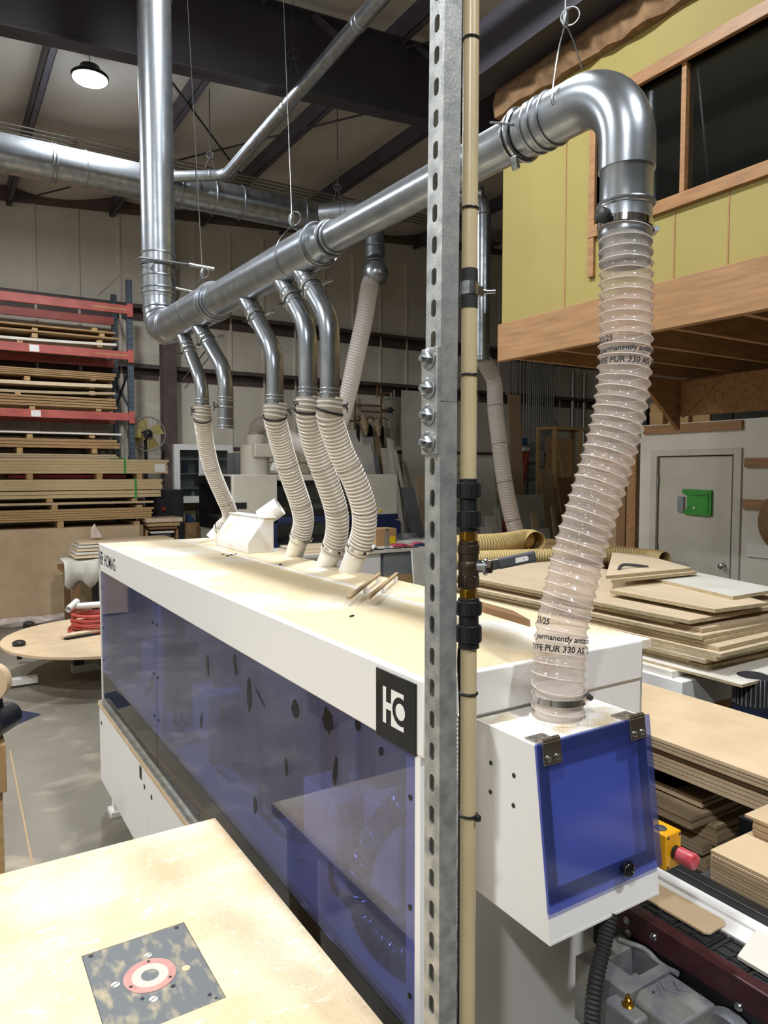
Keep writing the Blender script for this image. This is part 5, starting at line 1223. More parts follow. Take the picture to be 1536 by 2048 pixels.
# ---------------------------------------------------------------- white glass-door cabinet on the back wall
CY = YB-.50
a, b = Py(348, 888, CY), Py(410, 1005, CY); cw = b.x-a.x
wc = thing('wall_cabinet', (a.x+cw, CY+.2, b.z), 'white wall cabinet with framed glass doors beside the brown column', 'cabinet')
MB().box(a.x, a.x+2*cw, CY+.30, CY+.32, b.z, a.z).box(a.x, a.x+.02, CY+.021, CY+.30, b.z, a.z).box(a.x+2*cw-.02, a.x+2*cw, CY+.021, CY+.30, b.z, a.z).box(a.x+.02, a.x+2*cw-.02, CY+.021, CY+.30, b.z, b.z+.02).box(a.x+.02, a.x+2*cw-.02, CY+.021, CY+.30, a.z-.02, a.z).build('carcass', 'white_paint', wc, smooth=False)
for k in range(2):
    x0, x1 = a.x+k*cw+.003, a.x+(k+1)*cw-.003; f = .09
    d = MB().box(x0, x0+f, CY, CY+.02, b.z, a.z).box(x1-f, x1, CY, CY+.02, b.z, a.z).box(x0+f, x1-f, CY, CY+.02, b.z, b.z+f*1.2).box(x0+f, x1-f, CY, CY+.02, a.z-f, a.z).build('door', 'white_paint', wc, smooth=False)
    MB().box(x0+f, x1-f, CY+.008, CY+.012, b.z+f*1.2, a.z-f).build('pane', 'pane_glass', d, smooth=False)
for k in range(1, 4):
    z = b.z+(a.z-b.z)*k/4; MB().box(a.x+.02, a.x+2*cw-.02, CY+.05, CY+.299, z-.01, z+.01).build('shelf', 'white_paint', wc, smooth=False)
for k in range(10):
    z = b.z+.03+(a.z-b.z)*random.choice((0, 0, 1, 2))/4; x = a.x+.12+random.random()*(2*cw-.3)
    tag(MB().lathe((x, CY+.10+.1*random.random(), z), (0, 0, 1), [(0, .035), (.08+.05*random.random(), .035), (.15, .015)], 10).build('jar', random.choice(('label_white', 'blue_item', 'cable_grey')), None), 'small jar standing inside the glass-door cabinet', 'jar', 'jars in the glass cabinet')

# ---------------------------------------------------------------- wood box, flask on a bench below the cabinet
BYc = 10.6
a, b = Py(370, 1046, BYc), Py(407, 1075, BYc)
bn = thing('side_bench', ((a.x+b.x)/2, BYc+.3, 0), 'small orange wood bench below the white wall cabinet', 'bench')
MB().box(a.x, b.x+.3, BYc, BYc+.5, b.z-.2, a.z).build('bench_box', 'cardboard', bn, bevel=.004)
for x in (a.x+.04, b.x+.26): MB().box(x-.03, x+.03, BYc+.05, BYc+.11, 0, b.z-.2).box(x-.03, x+.03, BYc+.4, BYc+.46, 0, b.z-.2).build('leg', 'pine', bn, smooth=False)
p = Py(399, 1045, BYc+.1)
fl = tag(MB().lathe((p.x, BYc+.15, a.z), (0, 0, 1), [(0, .04), (.17, .04), (.19, .03), (.20, .036), (.25, .036), (.255, .02)], 16).build('flask', 'black_plastic'), 'black drinking flask standing on the orange bench', 'flask')
p = Py(382, 1045, BYc+.1)
tag(MB().prism([(p.x-.06, BYc+.1, a.z), (p.x+.07, BYc+.1, a.z), (p.x+.05, BYc+.1, a.z+.05), (p.x-.02, BYc+.1, a.z+.13), (p.x-.05, BYc+.1, a.z+.12)], (0, .1, 0)).build('hand_tool', 'blue_item', bevel=.008), 'blue hand tool lying on the orange bench', 'tool')

# ---------------------------------------------------------------- CNC machine behind the edge bander
NY = 8.6
def N2(px, py, y=NY): return Py(px, py, y)
xl, xr = N2(465, 950).x, N2(795, 950).x; zt_ = N2(600, 949).z; zb_ = N2(600, 1034).z
cn = thing('cnc_router', ((xl+xr)/2, NY+.6, 0), 'off-white enclosed CNC router with a dark window and navy base', 'machine')
xw0, xw1 = N2(555, 990).x, N2(727, 990).x
zw1, zw0 = N2(640, 961).z, N2(640, 1030).z
MB().box(xl, xw0, NY, NY+1.3, .75, zt_).build('hood_block', 'offwhite_cnc', cn, bevel=.012)
MB().box(xw1, xr, NY, NY+1.3, zb_-.02, zt_).build('hood_block', 'offwhite_cnc', cn, bevel=.012)
MB().box(xw0, xw1, NY+.02, NY+1.3, zw1, zt_).build('hood_block', 'offwhite_cnc', cn, bevel=.006)
MB().box(xw0, xw1, NY+1.1, NY+1.3, .9, zw1).build('hood_back', 'grey_paint', cn, smooth=False)
f = .07
MB().box(xw0, xw1, NY-.01, NY+.03, zw1-f, zw1).box(xw0, xw1, NY-.01, NY+.03, zw0-.03, zw0+f).box(xw0, xw0+f, NY-.01, NY+.03, zw0, zw1).box(xw1-f, xw1, NY-.01, NY+.03, zw0, zw1).build('window_frame', 'black_plastic', cn, smooth=False)
MB().box(xw0+f, xw1-f, NY+.005, NY+.012, zw0+f, zw1-f).build('window_pane', 'pane_glass', cn, smooth=False)
zr = N2(640, 1004).z; MB().box(xw0+.05, xw1-.05, NY+.3, NY+.36, zr-.02, zr+.02).build('inner_rail', 'aluminium', cn, smooth=False)
MB().box(xw0+.5, xw0+.9, NY+.35, NY+.8, zw0+.05, zw1-.02).build('spindle_head', 'white_plastic', cn, bevel=.06)
# dark glazed side
yS0 = NY+.06; yS1 = NY+1.25
sd = MB().box(xl-.03, xl-.002, yS0, yS1, N2(440, 1066).z, zt_-.02).build('side_door', 'black_plastic', cn, bevel=.004)
MB().box(xl-.036, xl-.030, yS0+.1, yS1-.1, N2(440, 1055).z, zt_-.12).build('side_glass', 'black_gloss', sd, smooth=False)
p = N2(478, 1010); MB().box(p.x-.06, p.x+.10, NY-.004, NY, p.z-.05, p.z+.03).build('name_plate', 'ink', cn, smooth=False)
p = N2(761, 1021); MB().prism([(p.x-.03, NY-.004, p.z-.025), (p.x+.03, NY-.004, p.z-.025), (p.x, NY-.004, p.z+.03)], (0, .004, 0)).build('warning_label', 'label_yellow', cn, smooth=False)
# navy base and bed
BZB = Py(800, 1098, 7.3).z
MB().box(N2(533, 1050).x, N2(555, 1050).x, NY-.02, NY+1.2, 0, N2(540, 1035).z).build('base_leg', 'navy', cn, bevel=.01)
MB().box(N2(533, 1050).x, xr, NY-.02, NY+.1, N2(600, 1046).z, N2(600, 1034).z).build('base_beam', 'navy', cn, bevel=.01)
a, b, c = N2(745, 1030), N2(764, 1030), N2(800, 1043)
MB().prism([(a.x, NY-.03, a.z), (b.x, NY-.03, b.z), (c.x, NY-.03, c.z), (c.x, NY-.03, .2), (a.x, NY-.03, .2)], (0, .9, 0)).build('base_end', 'navy', cn, bevel=.01)
MB().box(xl+.3, xr, NY-.12, NY+1.08, .78, .90).build('bed', 'grey_cabinet', cn, smooth=False)
MB().box(xl+.4, xr-.1, NY+.0, NY+.9, 0, .78).build('bed_stand', 'dark_steel', cn, smooth=False)
for i, (x0, x1, y0, y1, k) in enumerate(((3.45, 4.3, 7.42, 7.9, 0), (4.32, 4.62, 7.5, 8.1, 0), (3.6, 4.28, 7.6, 8.15, 1))):
    tag(MB().box(x0, x1, y0, y1, BZB+.019*k, BZB+.018+.019*k).build('plywood_offcut', 'ply_face', smooth=False), 'pale plywood offcut lying on the workbench before the CNC router', 'plywood', 'plywood offcuts before the CNC router')
# extraction elbow on top
ec_ = N2(515, 900, NY+.4); er = .17
eb2 = MB().cyl((ec_.x-.02, NY+.45, zt_-.01), (ec_.x-.02, NY+.45, N2(515, 890, NY+.4).z), .19, n=28).build('extractor_column', 'offwhite_cnc', cn)
pz1 = N2(515, 885, NY+.4).z; pz2 = N2(520, 915, NY+.4).z
MB().prism([(ec_.x-.12, NY+.2, pz2), (ec_.x+.34, NY+.2, pz2), (ec_.x+.36, NY+.2, pz2+.09), (ec_.x+.16, NY+.2, pz1-.02), (ec_.x-.12, NY+.2, pz1-.02)], (0, .42, 0)).build('extractor_cowl', 'offwhite_cnc', cn, bevel=.02)
MB().cyl((ec_.x-.02, NY+.42, pz1-.05), (ec_.x-.02, NY+.42, pz1+.10), .125, n=24).build('extractor_neck', 'offwhite_cnc', cn)
ENK = V((ec_.x-.02, NY+.42, pz1+.08))
MB().cyl((ec_.x+.12, NY+.18, pz2-.12), (ec_.x+.45, NY+.18, pz2-.2), .06, n=16).build('side_pipe', 'white_plastic', cn)
# electrical cabinet behind it
a, b = Py(472, 905, 10.4), Py(494, 950, 10.4)
ecb = tag(MB().box(a.x, b.x+.35, 10.4, 10.8, 0, a.z).build('electric_cabinet', 'grey_cabinet', bevel=.008), 'tall grey electric cabinet behind the CNC router', 'cabinet')
MB().box(a.x+.09, a.x+.15, 10.393, 10.399, a.z-.16, a.z-.07).build('cabinet_sticker', 'blue_item', ecb, smooth=False)

# ---------------------------------------------------------------- bench with odds and ends, right of the hoses
BY = 7.3
bz_ = Py(800, 1098, BY).z
a = Py(700, 1090, BY).x; b = Py(852, 1100, BY).x
wb = thing('work_bench', ((a+b)/2, BY+.4, 0), 'long white-topped workbench behind the machine cluttered with small things', 'bench')
MB().box(3.35, b+.5, BY, BY+.9, bz_-.035, bz_).build('bench_top', 'ply_white', wb, smooth=False)
MB().box(3.5, a+.45, BY+.05, BY+.85, .25, bz_-.035).build('bench_cabinet', 'white_paint', wb, smooth=False)
cbx = MB().box(a+.5, b+.3, BY+.05, BY+.85, .1, bz_-.05).build('bench_cabinet', 'grey_cabinet', wb, smooth=False)
MB().box(a+.52, b+.28, BY+.035, BY+.05, .42, .62).build('drawer', 'pine', cbx, smooth=False)
for x in (3.42, b+.4): MB().box(x-.03, x+.03, BY+.1, BY+.16, 0, bz_-.03).box(x-.03, x+.03, BY+.8, BY+.86, 0, bz_-.03).build('leg', 'grey_cabinet', wb, smooth=False)
def onb(px, dy=.15): return Py(px, 1080, BY+dy).x
x = onb(776, .4)
cbo = tag(MB().box(x-.18, x+.13, BY+.4, BY+.65, bz_, bz_+.22).build('carton', 'cardboard', bevel=.004), 'brown carton on the white workbench behind a bottle', 'carton')
MB().box(x+.02, x+.11, BY+.395, BY+.3995, bz_+.03, bz_+.12).build('carton_label', 'label_yellow', cbo, smooth=False)
x = onb(774, .12)
bt = tag(MB().lathe((x, BY+.12, bz_), (0, 0, 1), [(0, .034), (.15, .034), (.19, .02), (.215, .013), (.225, .013)], 18).build('bottle', 'bottle_clear'), 'clear plastic bottle with a dark cap on the workbench', 'bottle')
MB().lathe((x, BY+.12, bz_+.224), (0, 0, 1), [(0, .015), (.018, .015)], 14).build('cap', 'ink', bt)
for i, (px, dy, m, sx, sy, sz, lab) in enumerate(((800, .15, 'pink_item', .12, .07, .05, 'pink and black glove lying on the workbench'), (793, .22, 'pink_item', .08, .05, .045, 'small pink tool beside the glove on the workbench'), (835, .2, 'pink_item', .1, .06, .05, 'red glove beside the strut post on the workbench'), (840, .1, 'navy', .11, .05, .04, 'navy glove on the workbench under the red one'), (748, .12, 'label_white', .03, .03, .06, 'small white and red dispenser on the workbench'), (742, .05, 'ink', .02, .02, .03, 'tiny black cap on the workbench edge'), (751, .05, 'ink', .02, .02, .03, 'second tiny black cap on the workbench edge'))):
    x = onb(px, dy)
    o = MB().sphere((x, BY+dy, bz_+sz*.5), 1, 12, 8, sc=(sx*.9, sy, sz*.5)) if sx > .06 else MB().lathe((x, BY+dy, bz_), (0, 0, 1), [(0, sx), (sz*.7, sx), (sz, sx*.5)], 14)
    o = o.build('glove' if 'glove' in lab else 'small_item', m); tag(o, lab, 'glove' if 'glove' in lab else 'item')
    if 'glove' in lab:
        for k in range(4): MB().ringtube([(x+sx*.5, BY+dy-.04+.025*k, bz_+.02), (x+sx*1.2, BY+dy-.06+.03*k, bz_+.015)], [.016, .01], 8).build('finger', m, o)
x = onb(825, .5)
cb3 = thing('cable_coil', (x, BY+.55, bz_), 'coil of dark grey cable on the workbench', 'cable')
MB().box(x-.32, x+.30, BY+.42, BY+.75, bz_, bz_+.05).build('foam_pad', 'foam_white', cb3, bevel=.01)
for k in range(5): MB().torus((x, BY+.58, bz_+.062+.014*k), (0, .1, 1), .17-.006*k, .010, 30, 6).build('cable_turn', 'cable_grey', cb3)
for k in range(6):
    x = onb(735+k*18, .03+.05*(k % 2)); tag(MB().bar((x, BY+.04+.03*(k % 2), bz_+.008), (x+.22, BY+.02+.03*(k % 2), bz_+.008), .012, .012).build('rod', ['dark_steel', 'aluminium'][k % 2], smooth=False), 'thin metal rod lying along the workbench edge', 'rod', 'rods on the workbench edge')
x = Py(848, 1130, BY-.1).x
tag(MB().obox((x, BY-.09, .462), (.14, 0, .0), (0, .015, 0), (0, .06, .46)).build('foam_board', 'foam_white', smooth=False), 'dusty white panel leaning on the workbench end', 'panel')

# ---------------------------------------------------------------- panels leaning on the back wall
def lean(x0, x1, pyt, Y, mat, label, t=.03, lean_=.35, name='leaning_sheet', grp=None, skew=0.):
    """panel standing on the floor at Y-lean_, leaning back to Y at the top; x range in photo pixels at the top"""
    a, b = Py(x0, pyt, Y), Py(x1, pyt, Y); zt = a.z
    mb = MB().quadbox([(a.x+skew, Y-lean_, 0), (b.x+skew, Y-lean_, 0), (b.x+skew, Y-lean_+t, 0), (a.x+skew, Y-lean_+t, 0), (a.x, Y, zt), (b.x, Y, zt), (b.x, Y+t, zt), (a.x, Y+t, zt)])
    return tag(mb.build(name, mat, smooth=False), label, 'panel', grp)
lean(640, 722, 857, 11.9, 'ply_white', 'large white sheet, rearmost of those leaning behind the CNC router', skew=.25)
lean(640, 742, 887, 11.75, 'ply_white', 'wide white sheet leaning low in front of the rearmost one', lean_=.4, skew=.35)
lean(726, 760, 873, 11.85, 'mdf_edge', 'brown sheet leaning beside the white sheets', skew=.15)
lean(727, 746, 873, 11.8, 'grey_paint', 'narrow grey sheet leaning in front of the brown one', skew=.15)
lean(747, 756, 906, 11.7, 'grey_cabinet', 'small dark grey offcut leaning on the brown sheet', skew=.1)
lean(762, 775, 896, 11.8, 'ply_white', 'narrow white board leaning next to the brown sheet', skew=.1)
lean(774, 779, 876, 11.75, 'ply_white', 'thin tall white batten leaning on the wall', skew=.12)
lean(780, 786, 878, 11.72, 'ply_white', 'second thin tall white batten leaning on the wall', skew=.15)
lean(788, 793, 900, 11.6, 'ply_white', 'pale slanting batten leaning past the CNC router end', skew=.35)
lean(804, 850, 780, 11.9, 'wall_white', 'big pale sheet standing against the back wall by the post', lean_=.12)
lean(803, 828, 975, 10.6, 'grey_cabinet', 'streaked grey slate panel leaning near the workbench', skew=.2)
lean(833, 852, 952, 10.9, 'mdf', 'tan panel leaning behind the grey slate panel')
lean(951, 986, 915, 11.2, 'ply_white', 'white sheet leaning behind the beige pipe', lean_=.3)
lean(1017, 1040, 788, 10.6, 'mdf_edge', 'very tall narrow brown panel beside the electrical conduits', lean_=.4, skew=-.15)
lean(1080, 1104, 937, 9.6, 'mdf_edge', 'grey-brown board leaning in front of the grey cabinet', lean_=.3)
lean(1116, 1144, 955, 9.2, 'leather_brown', 'dark brown board leaning before the pine frame', lean_=.3)
lean(1034, 1082, 990, 9.9, 'grey_paint', 'pale blue-grey sheet leaning under the red ladder', lean_=.3)
lean(1062, 1074, 1025, 9.4, 'mdf', 'short tan strip leaning among the boards', lean_=.2)
lean(1068, 1098, 1058, 9.2, 'grey_paint', 'low grey offcut leaning at the boards', lean_=.2)
lean(970, 992, 1032, 10.2, 'ply_white', 'small white offcut leaning behind the valve', lean_=.2)
lean(990, 999, 1014, 10.3, 'ply_white', 'narrow white offcut leaning behind the clear hose', lean_=.2)
lean(962, 984, 1054, 10.0, 'ply_white', 'low white offcut on the floor by the wall', lean_=.15)
lean(1103, 1110, 1012, 9.3, 'ply_edge', 'thin tan strip leaning beside the pine frame', lean_=.2)
# wall-mounted pipe rack and antlers
pr2 = thing('wall_pipes', Py(735, 800, YB-.2), 'rusty pipework frame fixed on the back wall', 'pipes')
for (p, q) in (((710, 785), (710, 858)), ((762, 795), (762, 880)), ((710, 810), (762, 812)), ((722, 822), (760, 825)), ((700, 842), (720, 840)), ((782, 785), (782, 880)), ((788, 780), (788, 880)), ((765, 820), (790, 820)), ((755, 770), (755, 795)), ((756, 790), (780, 785)), ((802, 828), (818, 828)), ((802, 828), (824, 862)), ((802, 860), (825, 860)), ((802, 828), (802, 888))):
    MB().cyl(Py(*p, YB-.15), Py(*q, YB-.15), .022, n=8).build('pipe', 'conduit' if p[0] > 780 else 'leather_brown', pr2)
p = Py(780, 820, YB-.2); MB().sphere(p, .06, 10, 7).build('valve', 'dark_steel', pr2)
for i, (cx, cy) in enumerate(((727, 850), (753, 852))):
    c = Py(cx, cy, YB-.25); sk = thing('antler_mount', c, 'pale animal skull with %s on the back wall' % ('brown antlers' if i == 0 else 'dark antlers and fur'), 'trophy')
    MB().ringtube([c+V((0, 0, .10)), c+V((0, -.04, 0)), c+V((0, -.08, -.14)), c+V((0, -.08, -.22))], [.07, .085, .05, .02], 10).build('skull', 'antler', sk)
    for s_ in (-1, 1):
        MB().ringtube(spline([c+V((s_*.03, 0, .08)), c+V((s_*.14, -.03, .16)), c+V((s_*.24, -.05, .12)), c+V((s_*.30, -.08, .22))], 5), [.022-.0012*k for k in range(16)], 7).build('antler', 'leather_brown', sk)
    MB().prism([c+V((-.16, .02, .05)), c+V((-.08, .02, -.02)), c+V((-.07, .02, -.36)), c+V((-.14, .02, -.22))], (.02, .02, 0)).build('fur', 'fur_dark', sk, smooth=False)
    MB().prism([c+V((.10, .02, .02)), c+V((.17, .02, .0)), c+V((.18, .02, -.42)), c+V((.09, .02, -.28))], (.02, .02, 0)).build('fur', 'fur_dark', sk, smooth=False)
# electrical corner: cabinet, conduits, ladder, pine frame
a, b = Py(1040, 889, 11.5), Py(1090, 992, 11.5)
ge = tag(MB().box(a.x, b.x, 11.5, 11.95, .2, a.z).build('switch_cabinet', 'grey_cabinet', bevel=.05, seg=3), 'grey switch cabinet below the bundle of conduits', 'cabinet')
MB().box(b.x-.24, b.x-.05, 11.488, 11.5, .5, a.z-.12).build('cabinet_door', 'grey_paint', ge, bevel=.004); MB().box(a.x+.08, a.x+.2, 11.48, 11.6, a.z, a.z+.14).build('junction_box', 'blue_item', ge, smooth=False)
n_c = 0
for k, px in enumerate([1013, 1018, 1026, 1031, 1040, 1047, 1053, 1057, 1060, 1065, 1069, 1073, 1077, 1081, 1085, 1090, 1094, 1098, 1102, 1106]):
    x = Py(px, 800, YB-.26).x; z1 = Py(px, 720, YB-.26).z+1.2; z0 = Py(px, 885 if px > 1035 else 790, YB-.26).z; dx = -.12 if px > 1084 else 0
    o = MB().ringtube(spline([(x, YB-.26, z1), (x, YB-.26, z0+.5), (x+dx*.4, YB-.26, z0+.25), (x+dx, YB-.26, z0)], 5), .018, n=6).build('electrical_conduit', 'conduit')
    tag(o, 'thin upright conduit in the dense bundle on the back wall', 'conduit', 'upright conduits above the switch cabinet')
for (p, q) in (((1060, 790), (1115, 850)), ((1045, 770), (1105, 815)), ((1043, 825), (1080, 785))):
    tag(MB().cyl(Py(*p, YB-.2), Py(*q, YB-.2), .012, n=6).build('wall_cable', 'conduit'), 'slanting thin cable crossing the conduit bundle', 'cable', 'slanting cables over the conduits')
for px in (1145, 1168): tag(MB().cyl((Py(px, 800, YB-.1).x, YB-.1, .5), (Py(px, 800, YB-.1).x, YB-.1, 4.2), .05, n=10).build('wall_pipe', 'conduit'), 'stout grey upright pipe on the back wall by the pine frame', 'pipe', 'stout wall pipes')
LY = 10.9; la, lb = Py(1056, 900, LY), Py(1040, 985, LY)
ld = thing('step_ladder', (la.x, LY, 0), 'red step ladder leaning folded by the grey switch cabinet', 'ladder')
dl = (lb-la).normalized(); foot = la+dl*(la.z/-dl.z)
for off, y in ((0, 0), (0, .35)): MB().bar(V((la.x, LY+y*.3, la.z)), V((foot.x, LY+y, .0)), .05, .10, up=(0, 1, 0)).build('rail', 'ladder_red', ld, smooth=False)
MB().box(la.x-.16, la.x+.02, LY-.05, LY+.2, la.z-.03, la.z+.05).build('top_cap', 'label_white', ld, bevel=.01)
for k in range(6):
    c = la.lerp(V((foot.x, LY, 0)), .12+.14*k); MB().box(c.x-.02, c.x+.3, LY-.03, LY+.1, c.z-.02, c.z+.02).build('step', 'cable_grey', ld, smooth=False)
MB().bar(V((la.x+.1, LY+.1, la.z)), V((la.x+.35, LY+.4, 0)), .03, .05).build('rear_rail', 'cable_grey', ld, smooth=False)
FY = 9.8; a, b = Py(1110, 858, FY), Py(1178, 1010, FY)
pf = thing('pine_frame', ((a.x+b.x)/2, FY, 0), 'open pine frame with a plywood back standing near the conduits', 'frame')
for x in (a.x, (a.x*.28+b.x*.72), b.x-.04): MB().box(x, x+.06, FY, FY+.06, 0, a.z).build('upright', 'pine', pf, smooth=False)
MB().box(a.x, b.x+.1, FY, FY+.5, a.z, a.z+.05).build('top_rail', 'pine', pf, smooth=False)
for x in (a.x, b.x): MB().box(x, x+.06, FY+.45, FY+.5, 0, a.z).build('upright', 'pine', pf, smooth=False)
MB().box(a.x+.1, b.x-.15, FY+.3, FY+.32, .3, Py(1120, 875, FY).z).build('ply_back', 'cardboard', pf, smooth=False)
MB().bar((a.x+.05, FY+.02, Py(1115, 878, FY).z), (a.x+.25, FY+.02, Py(1122, 955, FY).z), .03, .03).build('brace', 'pine', pf, smooth=False)
# ================================================================ RIGHT SIDE: PLYWOOD PILE, MDF STACKS
tzp = .93
tp2 = thing('sheet_table', (3.4, 2.9, 0), 'low white-painted table under the plywood pile', 'table')
PX0 = 2.93
MB().box(PX0, 4.2, 2.12, 4.6, tzp-.03, tzp).build('table_top', 'ply_white', tp2, smooth=False)
a, b = Pz(1292, 1290, tzp-.03), Pz(1345, 1350, tzp-.03)
MB().box(PX0-.02, PX0+.07, 2.05, 4.6, tzp-.17, tzp-.03).build('table_beam', 'white_paint', tp2, bevel=.003)
MB().box(PX0+.072, 4.2, 2.052, 2.14, tzp-.168, tzp-.032).build('table_beam', 'white_paint', tp2, bevel=.003)
for x in (PX0+.04, 4.1):
    for y in (2.16, 4.5): MB().box(x-.045, x+.045, y-.045, y+.045, 0, tzp-.17).build('leg', 'white_paint', tp2, bevel=.003)
rnd = random.Random(3)
def ply(poly, z, t, m, lab, grp, me='ply_edge'):
    o = MB().prism([(x, y, z) for x, y in poly], (0, 0, t)).build('plywood_sheet', me, smooth=False)
    # face veneer
    MB().prism([(x, y, z+t) for x, y in poly], (0, 0, .0012)).build('face_veneer', m, o, smooth=False)
    tag(o, lab, 'plywood', grp)
z = tzp; G = 'plywood sheets piled on the white table'
def rot(poly, a, c): return [(c[0]+(x-c[0])*math.cos(a)-(y-c[1])*math.sin(a), c[1]+(x-c[0])*math.sin(a)+(y-c[1])*math.cos(a)) for x, y in poly]
base = [(3.02, 1.83, 4.35, 3.5), ]
for k in range(12):
    x0 = 2.98+rnd.uniform(-.02, .03)+(.05 if k in (1, 2, 6, 9) else 0)+.004*k; y0 = [1.80, 2.02, 2.10, 2.00, 1.95, 1.93, 1.96, 2.02, 2.03, 2.07, 2.2, 2.1][k]; y1 = [3.6, 3.9, 4.1, 4.0, 4.1, 4.05, 4.2, 4.2, 4.15, 4.2, 4.2, 4.1][k]
    t = .018 if k else .012
    poly = rot([(x0, y0), (4.1+rnd.uniform(-.1, .1), y0+rnd.uniform(-.03, .03)), (4.15, y1), (x0, y1)], rnd.uniform(-.012, .012), (x0, (y0+y1)/2))
    ply(poly, z, t, 'ply_white' if k in (0, 3) else 'ply_face', nth('plywood sheet in the uneven pile on the white table', k, 99), G)
    z += t+.0025
z0_ = z
for i, (pts, m, lab) in enumerate(((((1220, 1180), (1430, 1219), (1536, 1205), (1330, 1150)), 'ply_face', 'pinkish plywood sheet sticking out over the pile'),
                                   (((1280, 1150), (1466, 1193), (1560, 1178), (1370, 1140)), 'ply_white', 'white-faced plywood sheet near the top of the pile'),
                                   (((1210, 1138), (1340, 1128), (1383, 1133), (1250, 1150)), 'ply_face', 'pale plywood sheet lying highest on the pile'))):
    zz = z0_+.02*(i+1)+(.03 if i == 2 else 0)
    P4 = [Pz(x, y, zz+.018) for x, y in pts]
    if i == 2: P4 = [Pz(1212, 1152, zz+.018), Pz(1383, 1136, zz+.018), Pz(1290, 1110, zz+.018), Pz(1225, 1105, zz+.018)]
    ply([(p.x, p.y) for p in P4], zz, .018, m, lab, None)
    if i == 2: ply([(p.x+.01, p.y-.03) for p in P4], zz-.02, .018, 'ply_face', 'pale plywood sheet just under the highest one', None)
sp = (P4[0]+P4[1])/2; spz = zz+.02
tag(MB().ringtube(spline([(P4[0].x+.25, P4[0].y+.12, spz), (P4[0].x+.33, P4[0].y+.16, spz+.02), (P4[0].x+.42, P4[0].y+.15, spz+.015), (P4[0].x+.52, P4[0].y+.12, spz)], 5), .010, n=7).build('crumpled_strap', 'cable_grey'), 'crumpled grey plastic strap lying on the highest plywood', 'strap')
for k, (px, py) in enumerate(((1235, 1205), (1000, 1215), (1020, 1190), (1060, 1170))):
    p = Pz(px, py, tzp+.03); tag(MB().box(p.x-.02, p.x+.5, p.y-.05, p.y+.12, tzp+.03+.03*k, tzp+.05+.03*k).build('ply_offcut', 'ply_edge', smooth=False), 'short plywood offcut tucked into the plywood pile', 'offcut', 'offcuts in the plywood pile')
# yellow ribbed hoses lying behind the pile on a bench
yb2 = thing('hose_bench', (5.6, 5.1, 0), 'plain wooden bench behind the plywood carrying yellow hoses', 'bench')
MB().box(4.6, 6.4, 4.75, 6.4, 1.02, 1.06).build('bench_top', 'pine', yb2, smooth=False)
for x in (4.7, 6.3):
    for y in (4.85, 6.3): MB().box(x-.04, x+.04, y-.04, y+.04, 0, 1.02).build('leg', 'pine', yb2, smooth=False)
def zdrop(P, z): return V((P.x, P.y, z))
h1 = [Pz(px, py, 1.17) for px, py in ((870, 1092), (950, 1090), (1010, 1086), (1055, 1078), (1072, 1083))]
y1h = thing('yellow_hose', zdrop(h1[2], 1.06), 'thick yellow ribbed hose ending with a bend behind the valve', 'hose')
hm, _ = hose_mesh(spline(h1, 10), .098, .030, .008, n=24, per=5); hm.build('hose_body', 'yellow_hose', y1h)
h2 = [Pz(px, py, 1.13) for px, py in ((880, 1122), (960, 1116), (1080, 1112), (1200, 1111), (1290, 1112), (1330, 1118))]
y2h = thing('yellow_hose', zdrop(h2[2], 1.06), 'long slimmer yellow ribbed hose passing behind the plywood', 'hose')
hm, _ = hose_mesh(spline(h2, 10), .060, .024, .006, n=20, per=5); hm.build('hose_body', 'yellow_hose', y2h)
# black tub and tangle on the machine-side shelf behind the valve
p = Pz(982, 1178, tzp)
tag(MB().prism([(p.x-.16, p.y-.1, tzp), (p.x+.14, p.y-.1, tzp), (p.x+.17, p.y-.1, tzp+.20), (p.x-.19, p.y-.1, tzp+.20)], (0, .25, 0)).build('black_tub', 'black_plastic', bevel=.015), 'black plastic tub standing behind the ball valve', 'tub')
for k in range(5): tag(MB().ringtube(spline([(p.x-.1+.06*k, p.y-.30, tzp+.01), (p.x+.0+.05*k, p.y-.25+.02*k, tzp+.02), (p.x+.12, p.y-.32+.03*k, tzp+.012), (p.x+.16, p.y-.25, tzp+.009)], 5), .008, n=6).build('loose_cable', 'cable_grey'), 'loose grey cable tangled beside the black tub', 'cable', 'cables beside the black tub')
# big MDF stack
cart = thing('panel_cart', (2.25, 1.4, 0), 'dark panel cart carrying the fibreboard stacks', 'cart')
MB().box(2.06, 2.75, .3, 2.75, .862, .88).build('cart_deck', 'dark_steel', cart, smooth=False)
MB().box(1.98, 2.75, .3, 2.4, .52, .545).build('lower_deck', 'dark_steel', cart, smooth=False)
for x in (2.12, 2.68):
    for y in (.36, 2.68): MB().box(x-.03, x+.03, y-.03, y+.03, 0, .86).build('cart_post', 'dark_steel', cart, smooth=False)
for k in range(9):
    zz = .8805+.0138*k; dx = (.0 if k > 5 else .03)+rnd.uniform(-.004, .004)
    tag(MB().box(1.99+dx, 2.47+dx, .35+rnd.uniform(0, .02), 2.72+rnd.uniform(-.02, .02), zz, zz+.0108).build('fibreboard', 'mdf', smooth=False), nth('long fibreboard panel in the neat stack on the dark cart', k, 9), 'fibreboard', 'long fibreboard stack')
